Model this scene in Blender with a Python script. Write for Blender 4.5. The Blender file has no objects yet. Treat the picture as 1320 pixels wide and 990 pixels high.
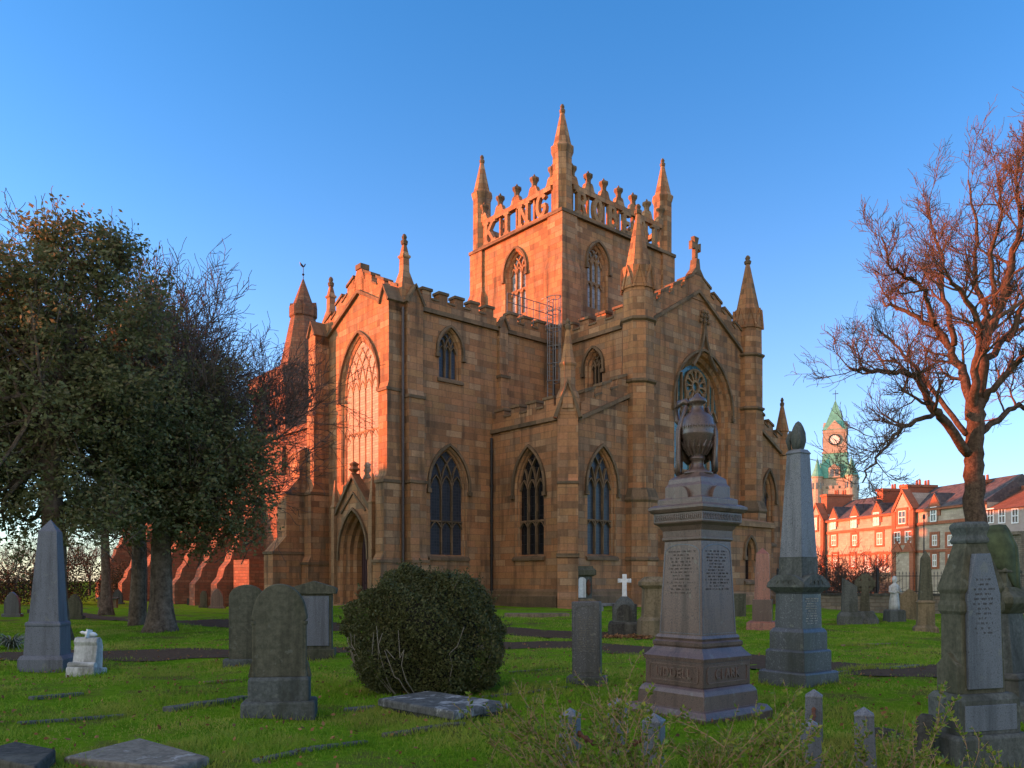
import bpy, math, random
import numpy as np
from mathutils import Vector, Matrix
from mathutils.geometry import tessellate_polygon
R = math.radians
random.seed(7); rng = np.random.default_rng(11)
SC = bpy.context.scene; COL = SC.collection

# ------------------------------------------------------------------ camera, sky, sun, exposure
CX, F, HZ, EYE = 660.0, 1040.0, 748.0, 1.6
cam = bpy.data.cameras.new('camera'); cob = bpy.data.objects.new('camera', cam); COL.objects.link(cob)
cob.location = (0, 0, EYE); cob.rotation_euler = (R(90), 0, 0)
cam.sensor_width = 36; cam.lens = 36*F/1320; cam.shift_y = (HZ-495)/1320
cam.clip_start = 0.1; cam.clip_end = 6000
SC.camera = cob
SUN_AZ = Vector((-0.9976, 0.07, 0)).normalized(); SUN_EL = 4.0
w = bpy.data.worlds.new('World'); SC.world = w; w.use_nodes = True
nt = w.node_tree; nt.nodes.clear()
sky = nt.nodes.new('ShaderNodeTexSky'); sky.sky_type = 'NISHITA'; sky.sun_disc = False
sky.sun_elevation = R(SUN_EL); sky.sun_rotation = math.atan2(SUN_AZ.x, SUN_AZ.y)
sky.altitude = 0; sky.air_density = 0.8; sky.dust_density = 1.0; sky.ozone_density = 4.3
bg = nt.nodes.new('ShaderNodeBackground'); bg.inputs['Strength'].default_value = 0.15
wo = nt.nodes.new('ShaderNodeOutputWorld')
tint = nt.nodes.new('ShaderNodeMix'); tint.data_type = 'RGBA'; tint.blend_type = 'MULTIPLY'; tint.inputs[0].default_value = 1.0
tint.inputs[7].default_value = (0.80, 1.07, 1.0, 1); nt.links.new(sky.outputs[0], tint.inputs[6]); nt.links.new(tint.outputs[2], bg.inputs[0])
# warm glow added to the unseen sky behind the viewer, to warm the shade
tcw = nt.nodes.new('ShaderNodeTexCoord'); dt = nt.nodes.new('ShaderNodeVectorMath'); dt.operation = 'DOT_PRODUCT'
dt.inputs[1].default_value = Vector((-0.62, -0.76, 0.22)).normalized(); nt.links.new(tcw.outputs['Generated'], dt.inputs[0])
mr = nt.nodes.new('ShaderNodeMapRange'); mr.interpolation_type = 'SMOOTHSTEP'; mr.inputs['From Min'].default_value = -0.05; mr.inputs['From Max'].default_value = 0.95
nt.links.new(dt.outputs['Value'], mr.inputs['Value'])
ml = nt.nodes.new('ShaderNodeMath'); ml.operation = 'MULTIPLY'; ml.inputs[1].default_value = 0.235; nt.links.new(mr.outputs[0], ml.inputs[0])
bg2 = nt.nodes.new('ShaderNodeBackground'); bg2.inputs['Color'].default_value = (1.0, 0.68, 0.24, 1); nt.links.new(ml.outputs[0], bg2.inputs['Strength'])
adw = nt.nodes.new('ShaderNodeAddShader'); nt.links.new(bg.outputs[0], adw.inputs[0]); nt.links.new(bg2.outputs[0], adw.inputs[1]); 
# pale twilight haze low over the horizon
sx = nt.nodes.new('ShaderNodeSeparateXYZ'); nt.links.new(tcw.outputs['Generated'], sx.inputs[0])
om = nt.nodes.new('ShaderNodeMath'); om.operation = 'SUBTRACT'; om.use_clamp = True; om.inputs[0].default_value = 1.0; nt.links.new(sx.outputs['Z'], om.inputs[1])
pw = nt.nodes.new('ShaderNodeMath'); pw.operation = 'POWER'; pw.inputs[1].default_value = 4.8; nt.links.new(om.outputs[0], pw.inputs[0])
m3 = nt.nodes.new('ShaderNodeMath'); m3.operation = 'MULTIPLY'; m3.inputs[1].default_value = 0.19; nt.links.new(pw.outputs[0], m3.inputs[0])
bg3 = nt.nodes.new('ShaderNodeBackground'); bg3.inputs['Color'].default_value = (1.0, 0.68, 0.50, 1); nt.links.new(m3.outputs[0], bg3.inputs['Strength'])
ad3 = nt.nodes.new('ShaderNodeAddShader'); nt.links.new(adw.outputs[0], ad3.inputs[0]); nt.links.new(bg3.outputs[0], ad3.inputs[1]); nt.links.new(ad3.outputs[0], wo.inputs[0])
sl = bpy.data.lights.new('sun', 'SUN'); sl.energy = 2.9; sl.angle = R(0.5); sl.color = (1.0, 0.21, 0.07)
so = bpy.data.objects.new('sun', sl); COL.objects.link(so)
sdir = Vector((SUN_AZ.x*math.cos(R(SUN_EL)), SUN_AZ.y*math.cos(R(SUN_EL)), math.sin(R(SUN_EL))))
so.rotation_euler = sdir.to_track_quat('Z', 'Y').to_euler(); so.location = (-60, -20, 60)
SC.view_settings.view_transform = 'Standard'; SC.view_settings.look = 'None'
SC.view_settings.exposure = 2.28; SC.view_settings.gamma = 1.0
SC.cycles.max_bounces = 6; SC.cycles.transparent_max_bounces = 8

# ------------------------------------------------------------------ materials
MATS = {}
def newmat(name, rough=0.9, spec=0.15):
    m = bpy.data.materials.new(name); m.use_nodes = True; MATS[name] = m
    t = m.node_tree; b = t.nodes['Principled BSDF']
    b.inputs['Roughness'].default_value = rough; b.inputs['Specular IOR Level'].default_value = spec
    return m, t, b
def N(t, kind, **kw):
    n = t.nodes.new(kind)
    for k, v in kw.items(): setattr(n, k, v)
    return n
def ramp(t, stops, interp='LINEAR'):
    n = t.nodes.new('ShaderNodeValToRGB'); n.color_ramp.interpolation = interp
    e = n.color_ramp.elements
    while len(e) < len(stops): e.new(0.5)
    for x, (p, c) in zip(e, stops):
        x.position = p; x.color = (*c, 1) if len(c) == 3 else c
    return n
def noise(t, coord, scale, detail=4, rough=0.6):
    n = N(t, 'ShaderNodeTexNoise'); n.inputs['Scale'].default_value = scale
    n.inputs['Detail'].default_value = detail; n.inputs['Roughness'].default_value = rough
    t.links.new(coord, n.inputs['Vector']); return n.outputs['Fac']
def mix(t, fac, a, b, mode='MIX'):
    n = N(t, 'ShaderNodeMix', data_type='RGBA', blend_type=mode)
    for sock, v in ((n.inputs[0], fac), (n.inputs[6], a), (n.inputs[7], b)):
        if isinstance(v, bpy.types.NodeSocket): t.links.new(v, sock)
        elif isinstance(v, (int, float)): sock.default_value = v
        else: sock.default_value = (*v, 1)
    return n.outputs[2]
def bump(t, b, h, strength=0.4, dist=0.02):
    n = N(t, 'ShaderNodeBump'); n.inputs['Strength'].default_value = strength; n.inputs['Distance'].default_value = dist
    t.links.new(h, n.inputs['Height']); t.links.new(n.outputs[0], b.inputs['Normal'])
def coords(t):
    c = N(t, 'ShaderNodeTexCoord'); return c.outputs['UV'], c.outputs['Object']
def scaled(t, v, s):
    m = N(t, 'ShaderNodeMapping'); m.inputs['Scale'].default_value = s; t.links.new(v, m.inputs['Vector']); return m.outputs[0]

def ashlar(name, cols, bw=0.8, rh=0.34, mortar=0.012, mcol=(0.12, 0.085, 0.06), soot=0.5, rub=0.0, bs=0.5):
    m, t, b = newmat(name, 0.95, 0.08); uv, ob = coords(t)
    vec = uv
    if rub:
        nn = N(t, 'ShaderNodeTexNoise'); nn.inputs['Scale'].default_value = 1.7; t.links.new(uv, nn.inputs['Vector'])
        vec = mix(t, rub, uv, nn.outputs['Color'], 'ADD')
    br = N(t, 'ShaderNodeTexBrick'); t.links.new(vec, br.inputs['Vector'])
    for k, v in (('Scale', 1), ('Mortar Size', mortar), ('Mortar Smooth', 0.3), ('Brick Width', bw), ('Row Height', rh), ('Bias', 0)): br.inputs[k].default_value = v
    br.inputs['Color1'].default_value = (0, 0, 0, 1); br.inputs['Color2'].default_value = (1, 1, 1, 1); br.inputs['Mortar'].default_value = (.5, .5, .5, 1)
    br.offset_frequency = 2; br.squash_frequency = 3; br.squash = 1.3
    n = len(cols); rp = ramp(t, [(i/(n-1), c) for i, c in enumerate(cols)]); t.links.new(br.outputs['Color'], rp.inputs[0])
    big = noise(t, ob, 0.35, 5, 0.65); fine = noise(t, ob, 9, 5, 0.7)
    streak = noise(t, scaled(t, uv, (1.6, 0.18, 1)), 1.3, 4, 0.6)
    c = mix(t, 0.25, rp.outputs[0], ramp_of(t, big, [(0.3, tuple(x*0.6 for x in cols[0])), (0.7, tuple(min(1, x*1.5) for x in cols[1]))]))
    c = mix(t, 0.45, c, ramp_of(t, fine, [(0.3, (0.35, 0.35, 0.35)), (0.7, (0.75, 0.75, 0.75))]), 'OVERLAY')
    c = mix(t, mul(t, ramp_of(t, streak, [(0.48, (0, 0, 0)), (0.72, (1, 1, 1))]), soot), c, (0.055, 0.045, 0.035))
    c = mix(t, mul(t, br.outputs['Fac'], 0.75), c, mcol)
    t.links.new(c, b.inputs['Base Color'])
    h = mix(t, 0.35, inv(t, br.outputs['Fac']), fine); bump(t, b, h, bs, 0.03)
    return m
def ramp_of(t, v, stops):
    r = ramp(t, stops); t.links.new(v, r.inputs[0]); return r.outputs[0]
def mul(t, v, k):
    n = N(t, 'ShaderNodeMath', operation='MULTIPLY'); t.links.new(v, n.inputs[0]); n.inputs[1].default_value = k; return n.outputs[0]
def inv(t, v):
    n = N(t, 'ShaderNodeMath', operation='SUBTRACT'); n.inputs[0].default_value = 1; t.links.new(v, n.inputs[1]); return n.outputs[0]
def speckle(name, a, b_, c_=None, scale=60, rough=0.6, spec=0.4, stain=None, big=1.5, bs=0.15, sth=(0.5, 0.7)):
    m, t, b = newmat(name, rough, spec); uv, ob = coords(t)
    c = ramp_of(t, noise(t, ob, scale, 3, 0.75), [(0.35, a), (0.65, b_)])
    if c_: c = mix(t, ramp_of(t, noise(t, ob, scale*0.5, 2, 0.8), [(0.58, (0, 0, 0)), (0.66, (1, 1, 1))]), c, c_)
    if stain: c = mix(t, ramp_of(t, noise(t, scaled(t, ob, (1, 1, 0.35)), big, 6, 0.68), [(sth[0], (0, 0, 0)), (sth[1], (1, 1, 1))]), c, stain)
    c = mix(t, ramp_of(t, noise(t, scaled(t, ob, (7, 7, 0.55)), 1.0, 5, 0.65), [(0.48, (0, 0, 0)), (0.70, (0.6, 0.6, 0.6))]), c, tuple(x*0.35 for x in a))
    c = mix(t, ramp_of(t, noise(t, ob, 7.5, 4, 0.6), [(0.63, (0, 0, 0)), (0.68, (0.35, 0.35, 0.35))]), c, (0.19, 0.19, 0.15))
    t.links.new(c, b.inputs['Base Color']); bump(t, b, noise(t, ob, scale*0.6, 5, 0.7), bs, 0.01); return m
def plain(name, c, rough=0.6, metal=0.0, var=0.25, spec=0.4, scale=8):
    m, t, b = newmat(name, rough, spec); uv, ob = coords(t)
    b.inputs['Metallic'].default_value = metal
    k = ramp_of(t, noise(t, ob, scale, 5, 0.65), [(0.3, tuple(x*(1-var) for x in c)), (0.7, tuple(min(1, x*(1+var)) for x in c))])
    t.links.new(k, b.inputs['Base Color']); return m
def leafmat(name, cols, rough=0.5, trans=0.25, patch=None):
    m, t, b = newmat(name, rough, 0.15); uv, ob = coords(t)
    g = N(t, 'ShaderNodeNewGeometry')
    c = ramp_of(t, g.outputs['Random Per Island'], [(i/(len(cols)-1), c) for i, c in enumerate(cols)])
    c = mix(t, 0.5, c, ramp_of(t, noise(t, ob, 0.8, 3), [(0.3, (0.3, 0.3, 0.3)), (0.7, (0.8, 0.8, 0.8))]), 'OVERLAY')
    if patch: c = mix(t, ramp_of(t, noise(t, ob, 0.42, 6, 0.7), [(0.44, (0, 0, 0)), (0.62, (0.85, 0.85, 0.85))]), c, patch)
    t.links.new(c, b.inputs['Base Color'])
    tr = N(t, 'ShaderNodeBsdfTranslucent'); t.links.new(c, tr.inputs['Color'])
    ms = N(t, 'ShaderNodeMixShader'); ms.inputs[0].default_value = trans
    t.links.new(b.outputs[0], ms.inputs[1]); t.links.new(tr.outputs[0], ms.inputs[2])
    t.links.new(ms.outputs[0], t.nodes['Material Output'].inputs['Surface']); return m

M_STONE = ashlar('sandstone_ashlar', [(0.15, 0.095, 0.058), (0.33, 0.155, 0.075), (0.35, 0.195, 0.092), (0.42, 0.195, 0.095), (0.24, 0.16, 0.10), (0.46, 0.28, 0.155)], soot=0.75, rub=0.012)
M_TRIM = ashlar('sandstone_trim', [(0.20, 0.13, 0.08), (0.30, 0.18, 0.10), (0.36, 0.22, 0.12)], bw=1.1, rh=0.4, mortar=0.006, soot=0.45, bs=0.3)
M_DARKTRIM = ashlar('weathered_trim', [(0.10, 0.075, 0.05), (0.17, 0.115, 0.07), (0.24, 0.15, 0.09)], bw=1.1, rh=0.4, mortar=0.006, soot=0.6, bs=0.3)
M_RUBBLE = ashlar('old_red_rubble', [(0.13, 0.065, 0.045), (0.24, 0.105, 0.062), (0.19, 0.09, 0.055), (0.15, 0.095, 0.065), (0.30, 0.15, 0.09)], bw=0.55, rh=0.24, mortar=0.018, soot=0.35, rub=0.06, bs=0.9)
M_PALE = ashlar('pale_masonry', [(0.34, 0.28, 0.22), (0.44, 0.36, 0.28), (0.29, 0.235, 0.185), (0.39, 0.31, 0.24)], bw=0.6, rh=0.28, mcol=(0.3, 0.25, 0.2), soot=0.2)
M_RED = ashlar('red_dressings', [(0.27, 0.10, 0.06), (0.35, 0.125, 0.07), (0.30, 0.115, 0.068)], bw=0.5, rh=0.3, soot=0.2)
M_CREAM = plain('cream_render', (0.38, 0.31, 0.27), 0.9, var=0.12, scale=2)
M_WALL = ashlar('grey_rubble_wall', [(0.12, 0.11, 0.09), (0.2, 0.17, 0.13), (0.15, 0.14, 0.11), (0.26, 0.2, 0.15)], bw=0.5, rh=0.2, mortar=0.02, rub=0.06, soot=0.4, bs=0.9)
M_SLATE = ashlar('slate_roof', [(0.06, 0.06, 0.065), (0.10, 0.095, 0.10), (0.13, 0.11, 0.10)], bw=0.3, rh=0.22, mortar=0.006, mcol=(0.03, 0.03, 0.03), soot=0.2)
M_TILE = ashlar('brown_tile_roof', [(0.13, 0.07, 0.05), (0.19, 0.095, 0.065), (0.16, 0.085, 0.06)], bw=0.3, rh=0.2, mortar=0.006, mcol=(0.05, 0.03, 0.02), soot=0.2)
M_COPPER = plain('verdigris_copper', (0.10, 0.34, 0.27), 0.6, var=0.3, scale=1.5)
M_IRON = plain('black_iron', (0.012, 0.012, 0.013), 0.5)
M_STEEL = plain('galvanised_steel', (0.20, 0.20, 0.20), 0.55, metal=0.6)
M_PIPE = plain('painted_pipe', (0.02, 0.018, 0.018), 0.5)
M_WHITE = plain('white_paint', (0.75, 0.74, 0.72), 0.5, var=0.05)
M_DOOR = plain('purple_brown_door', (0.06, 0.03, 0.035), 0.6)
M_RUST = plain('rusty_iron', (0.10, 0.04, 0.02), 0.85, var=0.5)
M_DIAL = plain('clock_dial', (0.75, 0.72, 0.66), 0.5, var=0.05)
def glassmat(name, c, lead, bw=0.16, rh=0.16, rough=0.18, ml=0.012):
    m, t, b = newmat(name, rough, 0.5); uv, ob = coords(t)
    br = N(t, 'ShaderNodeTexBrick'); t.links.new(uv, br.inputs['Vector']); br.offset = 0
    for k, v in (('Scale', 1), ('Mortar Size', ml), ('Mortar Smooth', 0.1), ('Brick Width', bw), ('Row Height', rh)): br.inputs[k].default_value = v
    br.inputs['Color1'].default_value = (*[x*0.7 for x in c], 1); br.inputs['Color2'].default_value = (*[x*1.3 for x in c], 1); br.inputs['Mortar'].default_value = (*lead, 1)
    t.links.new(br.outputs['Color'], b.inputs['Base Color'])
    bump(t, b, noise(t, uv, 5, 2), 0.06, 0.02); return m
M_LEAD = glassmat('leaded_glass', (0.022, 0.027, 0.04), (0.05, 0.053, 0.06), rough=0.4)
M_CLEAR = glassmat('dark_clear_glass', (0.01, 0.011, 0.014), (0.03, 0.03, 0.03), 0.4, 0.5, 0.08)
M_TEAL = glassmat('teal_glass', (0.05, 0.13, 0.14), (0.02, 0.03, 0.03), 0.22, 0.3, 0.25)  # teal base colour with dark lead lines
M_LOUVRE = glassmat('pale_window_mesh', (0.27, 0.19, 0.13), (0.16, 0.11, 0.075), 0.5, 0.14, 0.6, 0.02)
M_SKYGL = glassmat('painted_sky_glass', (0.30, 0.34, 0.38), (0.08, 0.08, 0.09), 0.18, 0.3, 0.1)  # reflected sky painted in as a pale blue base colour
M_PANE = plain('house_pane', (0.05, 0.055, 0.06), 0.06, spec=0.8)
M_BLIND = plain('pale_blind', (0.70, 0.66, 0.58), 0.4, var=0.08)
M_GRAN = speckle('pink_granite', (0.072, 0.043, 0.031), (0.206, 0.130, 0.100), (0.024, 0.020, 0.020), 130, 0.4, 0.5)
M_GRANS = speckle('polished_pink_granite', (0.064, 0.040, 0.032), (0.168, 0.108, 0.088), (0.018, 0.016, 0.016), 130, 0.3, 0.5)
M_GREY = speckle('grey_granite', (0.080, 0.084, 0.096), (0.240, 0.248, 0.264), (0.040, 0.040, 0.044), 120, 0.6, 0.4, stain=(0.080, 0.076, 0.056))
M_BLUEG = speckle('blue_grey_granite', (0.075, 0.080, 0.094), (0.171, 0.182, 0.205), (0.040, 0.042, 0.049), 140, 0.5, 0.4)
M_DKGREY = speckle('dark_granite', (0.035, 0.036, 0.04), (0.09, 0.092, 0.10), (0.14, 0.14, 0.15), 60, 0.4, 0.5, stain=(0.05, 0.05, 0.035))
M_MOSSY = speckle('mossy_sandstone', (0.072, 0.069, 0.047), (0.121, 0.113, 0.077), None, 18, 0.95, 0.15, stain=(0.036, 0.041, 0.021), big=1.2, bs=0.35)
M_GREYST = speckle('grey_weathered_stone', (0.068, 0.074, 0.068), (0.124, 0.130, 0.118), None, 25, 0.95, 0.15, stain=(0.046, 0.048, 0.034), big=2, bs=0.3)
M_LICHEN = speckle('lichened_slab', (0.058, 0.061, 0.058), (0.122, 0.126, 0.119), None, 14, 0.95, 0.15, stain=(0.302, 0.310, 0.302), big=3.2, bs=0.4, sth=(0.54, 0.6))
M_BLACKST = speckle('blackened_stone', (0.03, 0.03, 0.027), (0.075, 0.072, 0.062), None, 20, 0.9, 0.2, stain=(0.12, 0.115, 0.09), bs=0.3)
M_MARBLE = speckle('worn_white_marble', (0.357, 0.357, 0.332), (0.527, 0.527, 0.501), None, 12, 0.8, 0.3, stain=(0.119, 0.123, 0.093), big=3, bs=0.3, sth=(0.48, 0.66))
M_WHITEST = speckle('white_marble', (0.6, 0.6, 0.58), (0.75, 0.75, 0.73), None, 10, 0.7, 0.3, stain=(0.4, 0.39, 0.34))
M_REDG = speckle('red_granite', (0.20, 0.075, 0.05), (0.34, 0.13, 0.085), (0.06, 0.03, 0.03), 50, 0.3, 0.5)
M_SLABB = speckle('brown_worn_slab', (0.13, 0.115, 0.09), (0.23, 0.205, 0.16), None, 16, 0.9, 0.2, stain=(0.36, 0.35, 0.32), big=4, bs=0.3, sth=(0.60, 0.66))
M_TAN = speckle('tan_sandstone', (0.150, 0.112, 0.064), (0.240, 0.176, 0.105), None, 16, 0.95, 0.15, stain=(0.075, 0.071, 0.045), bs=0.35)
M_LETTER = plain('dark_lettering', (0.035, 0.03, 0.028), 0.8)
M_LIGHTLET = plain('pale_lettering', (0.42, 0.40, 0.36), 0.7)
M_BARK = speckle('grey_brown_bark', (0.07, 0.05, 0.035), (0.17, 0.125, 0.09), None, 6, 0.95, 0.1, bs=0.9)
M_BARKR = speckle('smooth_tree_bark', (0.055, 0.037, 0.027), (0.135, 0.09, 0.064), None, 7, 0.95, 0.05, bs=1.0)
M_TWIG = plain('twig_bark', (0.085, 0.06, 0.045), 0.9)
M_TWIGR = plain('red_brown_twigs', (0.10, 0.062, 0.042), 0.9)
M_STEM = plain('privet_stem', (0.30, 0.18, 0.09), 0.8)
M_HOLM = leafmat('evergreen_leaves', [(0.09, 0.10, 0.04), (0.155, 0.16, 0.065), (0.12, 0.13, 0.05), (0.19, 0.18, 0.085), (0.19, 0.15, 0.075)], 0.5, 0.4)
M_BUSHL = leafmat('bush_leaves', [(0.05, 0.055, 0.02), (0.09, 0.095, 0.032), (0.065, 0.075, 0.026), (0.125, 0.11, 0.042)], 0.5, 0.25)
M_DSHRUB = leafmat('dark_shrub_leaves', [(0.02, 0.024, 0.012), (0.04, 0.04, 0.02), (0.05, 0.036, 0.022)], 0.7, 0.1)
M_PRIV = leafmat('privet_leaves', [(0.12, 0.18, 0.02), (0.20, 0.26, 0.03), (0.09, 0.14, 0.018), (0.34, 0.33, 0.05)], 0.4, 0.4)
M_BLADE = leafmat('grass_blades', [(0.10, 0.21, 0.012), (0.165, 0.30, 0.016), (0.13, 0.25, 0.012), (0.24, 0.32, 0.03)], 0.8, 0.35, patch=(0.36, 0.33, 0.07))
M_DRAC = leafmat('spiky_leaves', [(0.06, 0.075, 0.045), (0.16, 0.17, 0.13), (0.24, 0.24, 0.2)], 0.5, 0.1)
M_DEADL = leafmat('dead_leaves', [(0.16, 0.07, 0.03), (0.28, 0.14, 0.06), (0.1, 0.05, 0.025)], 0.8, 0.1)
def groundmat():
    m, t, b = newmat('turf', 1.0, 0.0); uv, ob = coords(t)
    c = ramp_of(t, noise(t, ob, 1.1, 6, 0.7), [(0.3, (0.08, 0.175, 0.012)), (0.5, (0.135, 0.255, 0.015)), (0.72, (0.19, 0.28, 0.022))])
    c = mix(t, 0.6, c, ramp_of(t, noise(t, ob, 14, 5, 0.75), [(0.3, (0.25, 0.25, 0.25)), (0.7, (0.8, 0.8, 0.8))]), 'OVERLAY')
    c = mix(t, ramp_of(t, noise(t, ob, 0.55, 6, 0.72), [(0.50, (0, 0, 0)), (0.62, (0.85, 0.85, 0.85))]), c, (0.12, 0.095, 0.04))
    t.links.new(c, b.inputs['Base Color']); bump(t, b, noise(t, ob, 22, 5, 0.8), 0.9, 0.06)
groundmat()
def pathmat():
    m, t, b = newmat('red_gravel_path', 1.0, 0.02); uv, ob = coords(t)
    c = ramp_of(t, noise(t, ob, 18, 5, 0.8), [(0.3, (0.045, 0.032, 0.022)), (0.7, (0.12, 0.085, 0.06))])
    c = mix(t, ramp_of(t, noise(t, ob, 0.9, 5, 0.7), [(0.58, (0, 0, 0)), (0.75, (0.6, 0.6, 0.6))]), c, (0.045, 0.06, 0.02))
    t.links.new(c, b.inputs['Base Color']); bump(t, b, noise(t, ob, 40, 3, 0.8), 0.6, 0.02)
pathmat()
M_ROAD = plain('asphalt', (0.05, 0.05, 0.052), 0.9)

# ------------------------------------------------------------------ mesh builder and tags
class MB:
    def __init__(s): s.v = []; s.f = []; s.M = None
    def add(s, vs, fs):
        o = len(s.v)
        if s.M is not None: vs = [tuple(s.M @ Vector(p)) for p in vs]
        s.v += [tuple(map(float, p)) for p in vs]; s.f += [tuple(i+o for i in f) for f in fs]
    def hexa(s, p): s.add(p, [(0, 3, 2, 1), (4, 5, 6, 7), (0, 1, 5, 4), (1, 2, 6, 5), (2, 3, 7, 6), (3, 0, 4, 7)])
    def box(s, x0, x1, y0, y1, z0, z1): s.hexa([(x0, y0, z0), (x1, y0, z0), (x1, y1, z0), (x0, y1, z0), (x0, y0, z1), (x1, y0, z1), (x1, y1, z1), (x0, y1, z1)])
    def lathe(s, prof, n=8, c=(0, 0), rot=0.0, sx=1, sy=1, cap=True):
        vs = []; fs = []
        for r, z in prof:
            for k in range(n):
                a = rot + 2*math.pi*k/n; vs.append((c[0]+sx*r*math.cos(a), c[1]+sy*r*math.sin(a), z))
        for i in range(len(prof)-1):
            for k in range(n): fs.append((i*n+k, i*n+(k+1) % n, (i+1)*n+(k+1) % n, (i+1)*n+k))
        if cap: fs.append(tuple(range(n))[::-1]); fs.append(tuple(range((len(prof)-1)*n, len(prof)*n)))
        s.add(vs, fs)
    def sq(s, prof, c=(0, 0), ay=1.0):            # square section; prof = (half width, z)
        vs = []; fs = []
        for r, z in prof: vs += [(c[0]-r, c[1]-r*ay, z), (c[0]+r, c[1]-r*ay, z), (c[0]+r, c[1]+r*ay, z), (c[0]-r, c[1]+r*ay, z)]
        for i in range(len(prof)-1):
            for k in range(4): fs.append((i*4+k, i*4+(k+1) % 4, i*4+4+(k+1) % 4, i*4+4+k))
        fs.append((3, 2, 1, 0)); n = len(prof)*4-4; fs.append((n, n+1, n+2, n+3)); s.add(vs, fs)
    def rect(s, prof, c=(0, 0)):                   # prof = (hx, hy, z)
        vs = []; fs = []
        for a, b, z in prof: vs += [(c[0]-a, c[1]-b, z), (c[0]+a, c[1]-b, z), (c[0]+a, c[1]+b, z), (c[0]-a, c[1]+b, z)]
        for i in range(len(prof)-1):
            for k in range(4): fs.append((i*4+k, i*4+(k+1) % 4, i*4+4+(k+1) % 4, i*4+4+k))
        fs.append((3, 2, 1, 0)); n = len(prof)*4-4; fs.append((n, n+1, n+2, n+3)); s.add(vs, fs)
    def prism(s, poly, fn, a, b):                  # polygon of 2D points mapped by fn(p, q, d), extruded d = a..b
        n = len(poly); vs = [fn(p, q, a) for p, q in poly] + [fn(p, q, b) for p, q in poly]
        s.add(vs, [tuple(range(n))[::-1], tuple(range(n, 2*n))] + [(k, (k+1) % n, n+(k+1) % n, n+k) for k in range(n)])
    def tube(s, pts, rad, n=6):
        P = np.array(pts, float); k = len(P); rad = np.full(k, rad) if np.isscalar(rad) else np.array(rad)
        T = np.gradient(P, axis=0); T /= np.linalg.norm(T, axis=1)[:, None]+1e-9
        ref = np.array([0.31, 0.17, 0.93]) if abs(T[0] @ np.array([0.31, 0.17, 0.93])) < 0.9 else np.array([0.95, 0.2, 0.1])
        A = np.cross(T, ref); A /= np.linalg.norm(A, axis=1)[:, None]+1e-9; B = np.cross(T, A)
        an = np.arange(n)*2*math.pi/n
        V = P[:, None] + rad[:, None, None]*(np.cos(an)[None, :, None]*A[:, None]+np.sin(an)[None, :, None]*B[:, None])
        vs = [tuple(x) for x in V.reshape(-1, 3)]
        fs = [(i*n+j, i*n+(j+1) % n, (i+1)*n+(j+1) % n, (i+1)*n+j) for i in range(k-1) for j in range(n)]
        fs += [tuple(range(n))[::-1], tuple(range((k-1)*n, k*n))]; s.add(vs, fs)
    def build(s, name, mat, parent=None, smooth=False, bevel=0, uv=True, label=None, loc=None):
        me = bpy.data.meshes.new(name); me.from_pydata(s.v, [], s.f); me.materials.append(mat)
        if uv and me.polygons:
            npo = len(me.polygons); nl = len(me.loops)
            nr = np.empty(npo*3, np.float32); me.polygons.foreach_get('normal', nr); nr = nr.reshape(-1, 3)
            lt = np.empty(npo, np.int32); me.polygons.foreach_get('loop_total', lt)
            vi = np.empty(nl, np.int32); me.loops.foreach_get('vertex_index', vi)
            co = np.array(s.v, np.float32)[vi]; nn = np.repeat(nr, lt, axis=0)
            tx, ty = -nn[:, 1], nn[:, 0]; ln = np.hypot(tx, ty); flat = ln < 0.2; ln[flat] = 1
            tx, ty = np.where(flat, 1, tx/ln), np.where(flat, 0, ty/ln)
            sg = np.where((ty < -1e-4) | ((np.abs(ty) < 1e-4) & (tx < 0)), -1, 1)
            u = (co[:, 0]*tx+co[:, 1]*ty)*sg; vv = np.where(flat, co[:, 1], co[:, 2])
            l = me.uv_layers.new(name='uv'); l.data.foreach_set('uv', np.stack([u, vv], 1).astype(np.float32).ravel())
        if smooth: me.polygons.foreach_set('use_smooth', [True]*len(me.polygons))
        return link(name, me, parent, bevel, label, loc)
def link(name, me, parent=None, bevel=0, label=None, loc=None):
    o = bpy.data.objects.new(name, me); COL.objects.link(o)
    if parent: o.parent = parent
    if label: o['label'] = label
    if loc: o.location = loc
    if bevel:
        b = o.modifiers.new('bevel', 'BEVEL'); b.width = bevel; b.segments = 2; b.limit_method = 'ANGLE'; b.angle_limit = R(40)
    return o
def quads(name, V, mat, parent=None, k=4):        # V: (n, k, 3) loose faces
    n = len(V); me = bpy.data.meshes.new(name); me.vertices.add(n*k); me.vertices.foreach_set('co', np.ascontiguousarray(V, np.float32).ravel())
    me.loops.add(n*k); me.loops.foreach_set('vertex_index', np.arange(n*k, dtype=np.int32))
    me.polygons.add(n); me.polygons.foreach_set('loop_start', np.arange(0, n*k, k, dtype=np.int32))
    me.materials.append(mat); me.update(calc_edges=True); me.validate()
    return link(name, me, parent)
def tag(o, label, cat, group=None, kind=None):
    o['label'] = label; o['category'] = cat
    if group: o['group'] = group
    if kind: o['kind'] = kind
    return o
def thing(name, label, cat, loc=(0, 0, 0), rz=0.0, group=None, tilt=(0, 0)):
    o = bpy.data.objects.new(name, None); COL.objects.link(o); o.location = loc; o.rotation_euler = (tilt[0], tilt[1], rz)
    o.empty_display_size = 0.3
    return tag(o, label, cat, group)
def sstep(t): t = np.clip(t, 0, 1); return t*t*(3-2*t)

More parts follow.
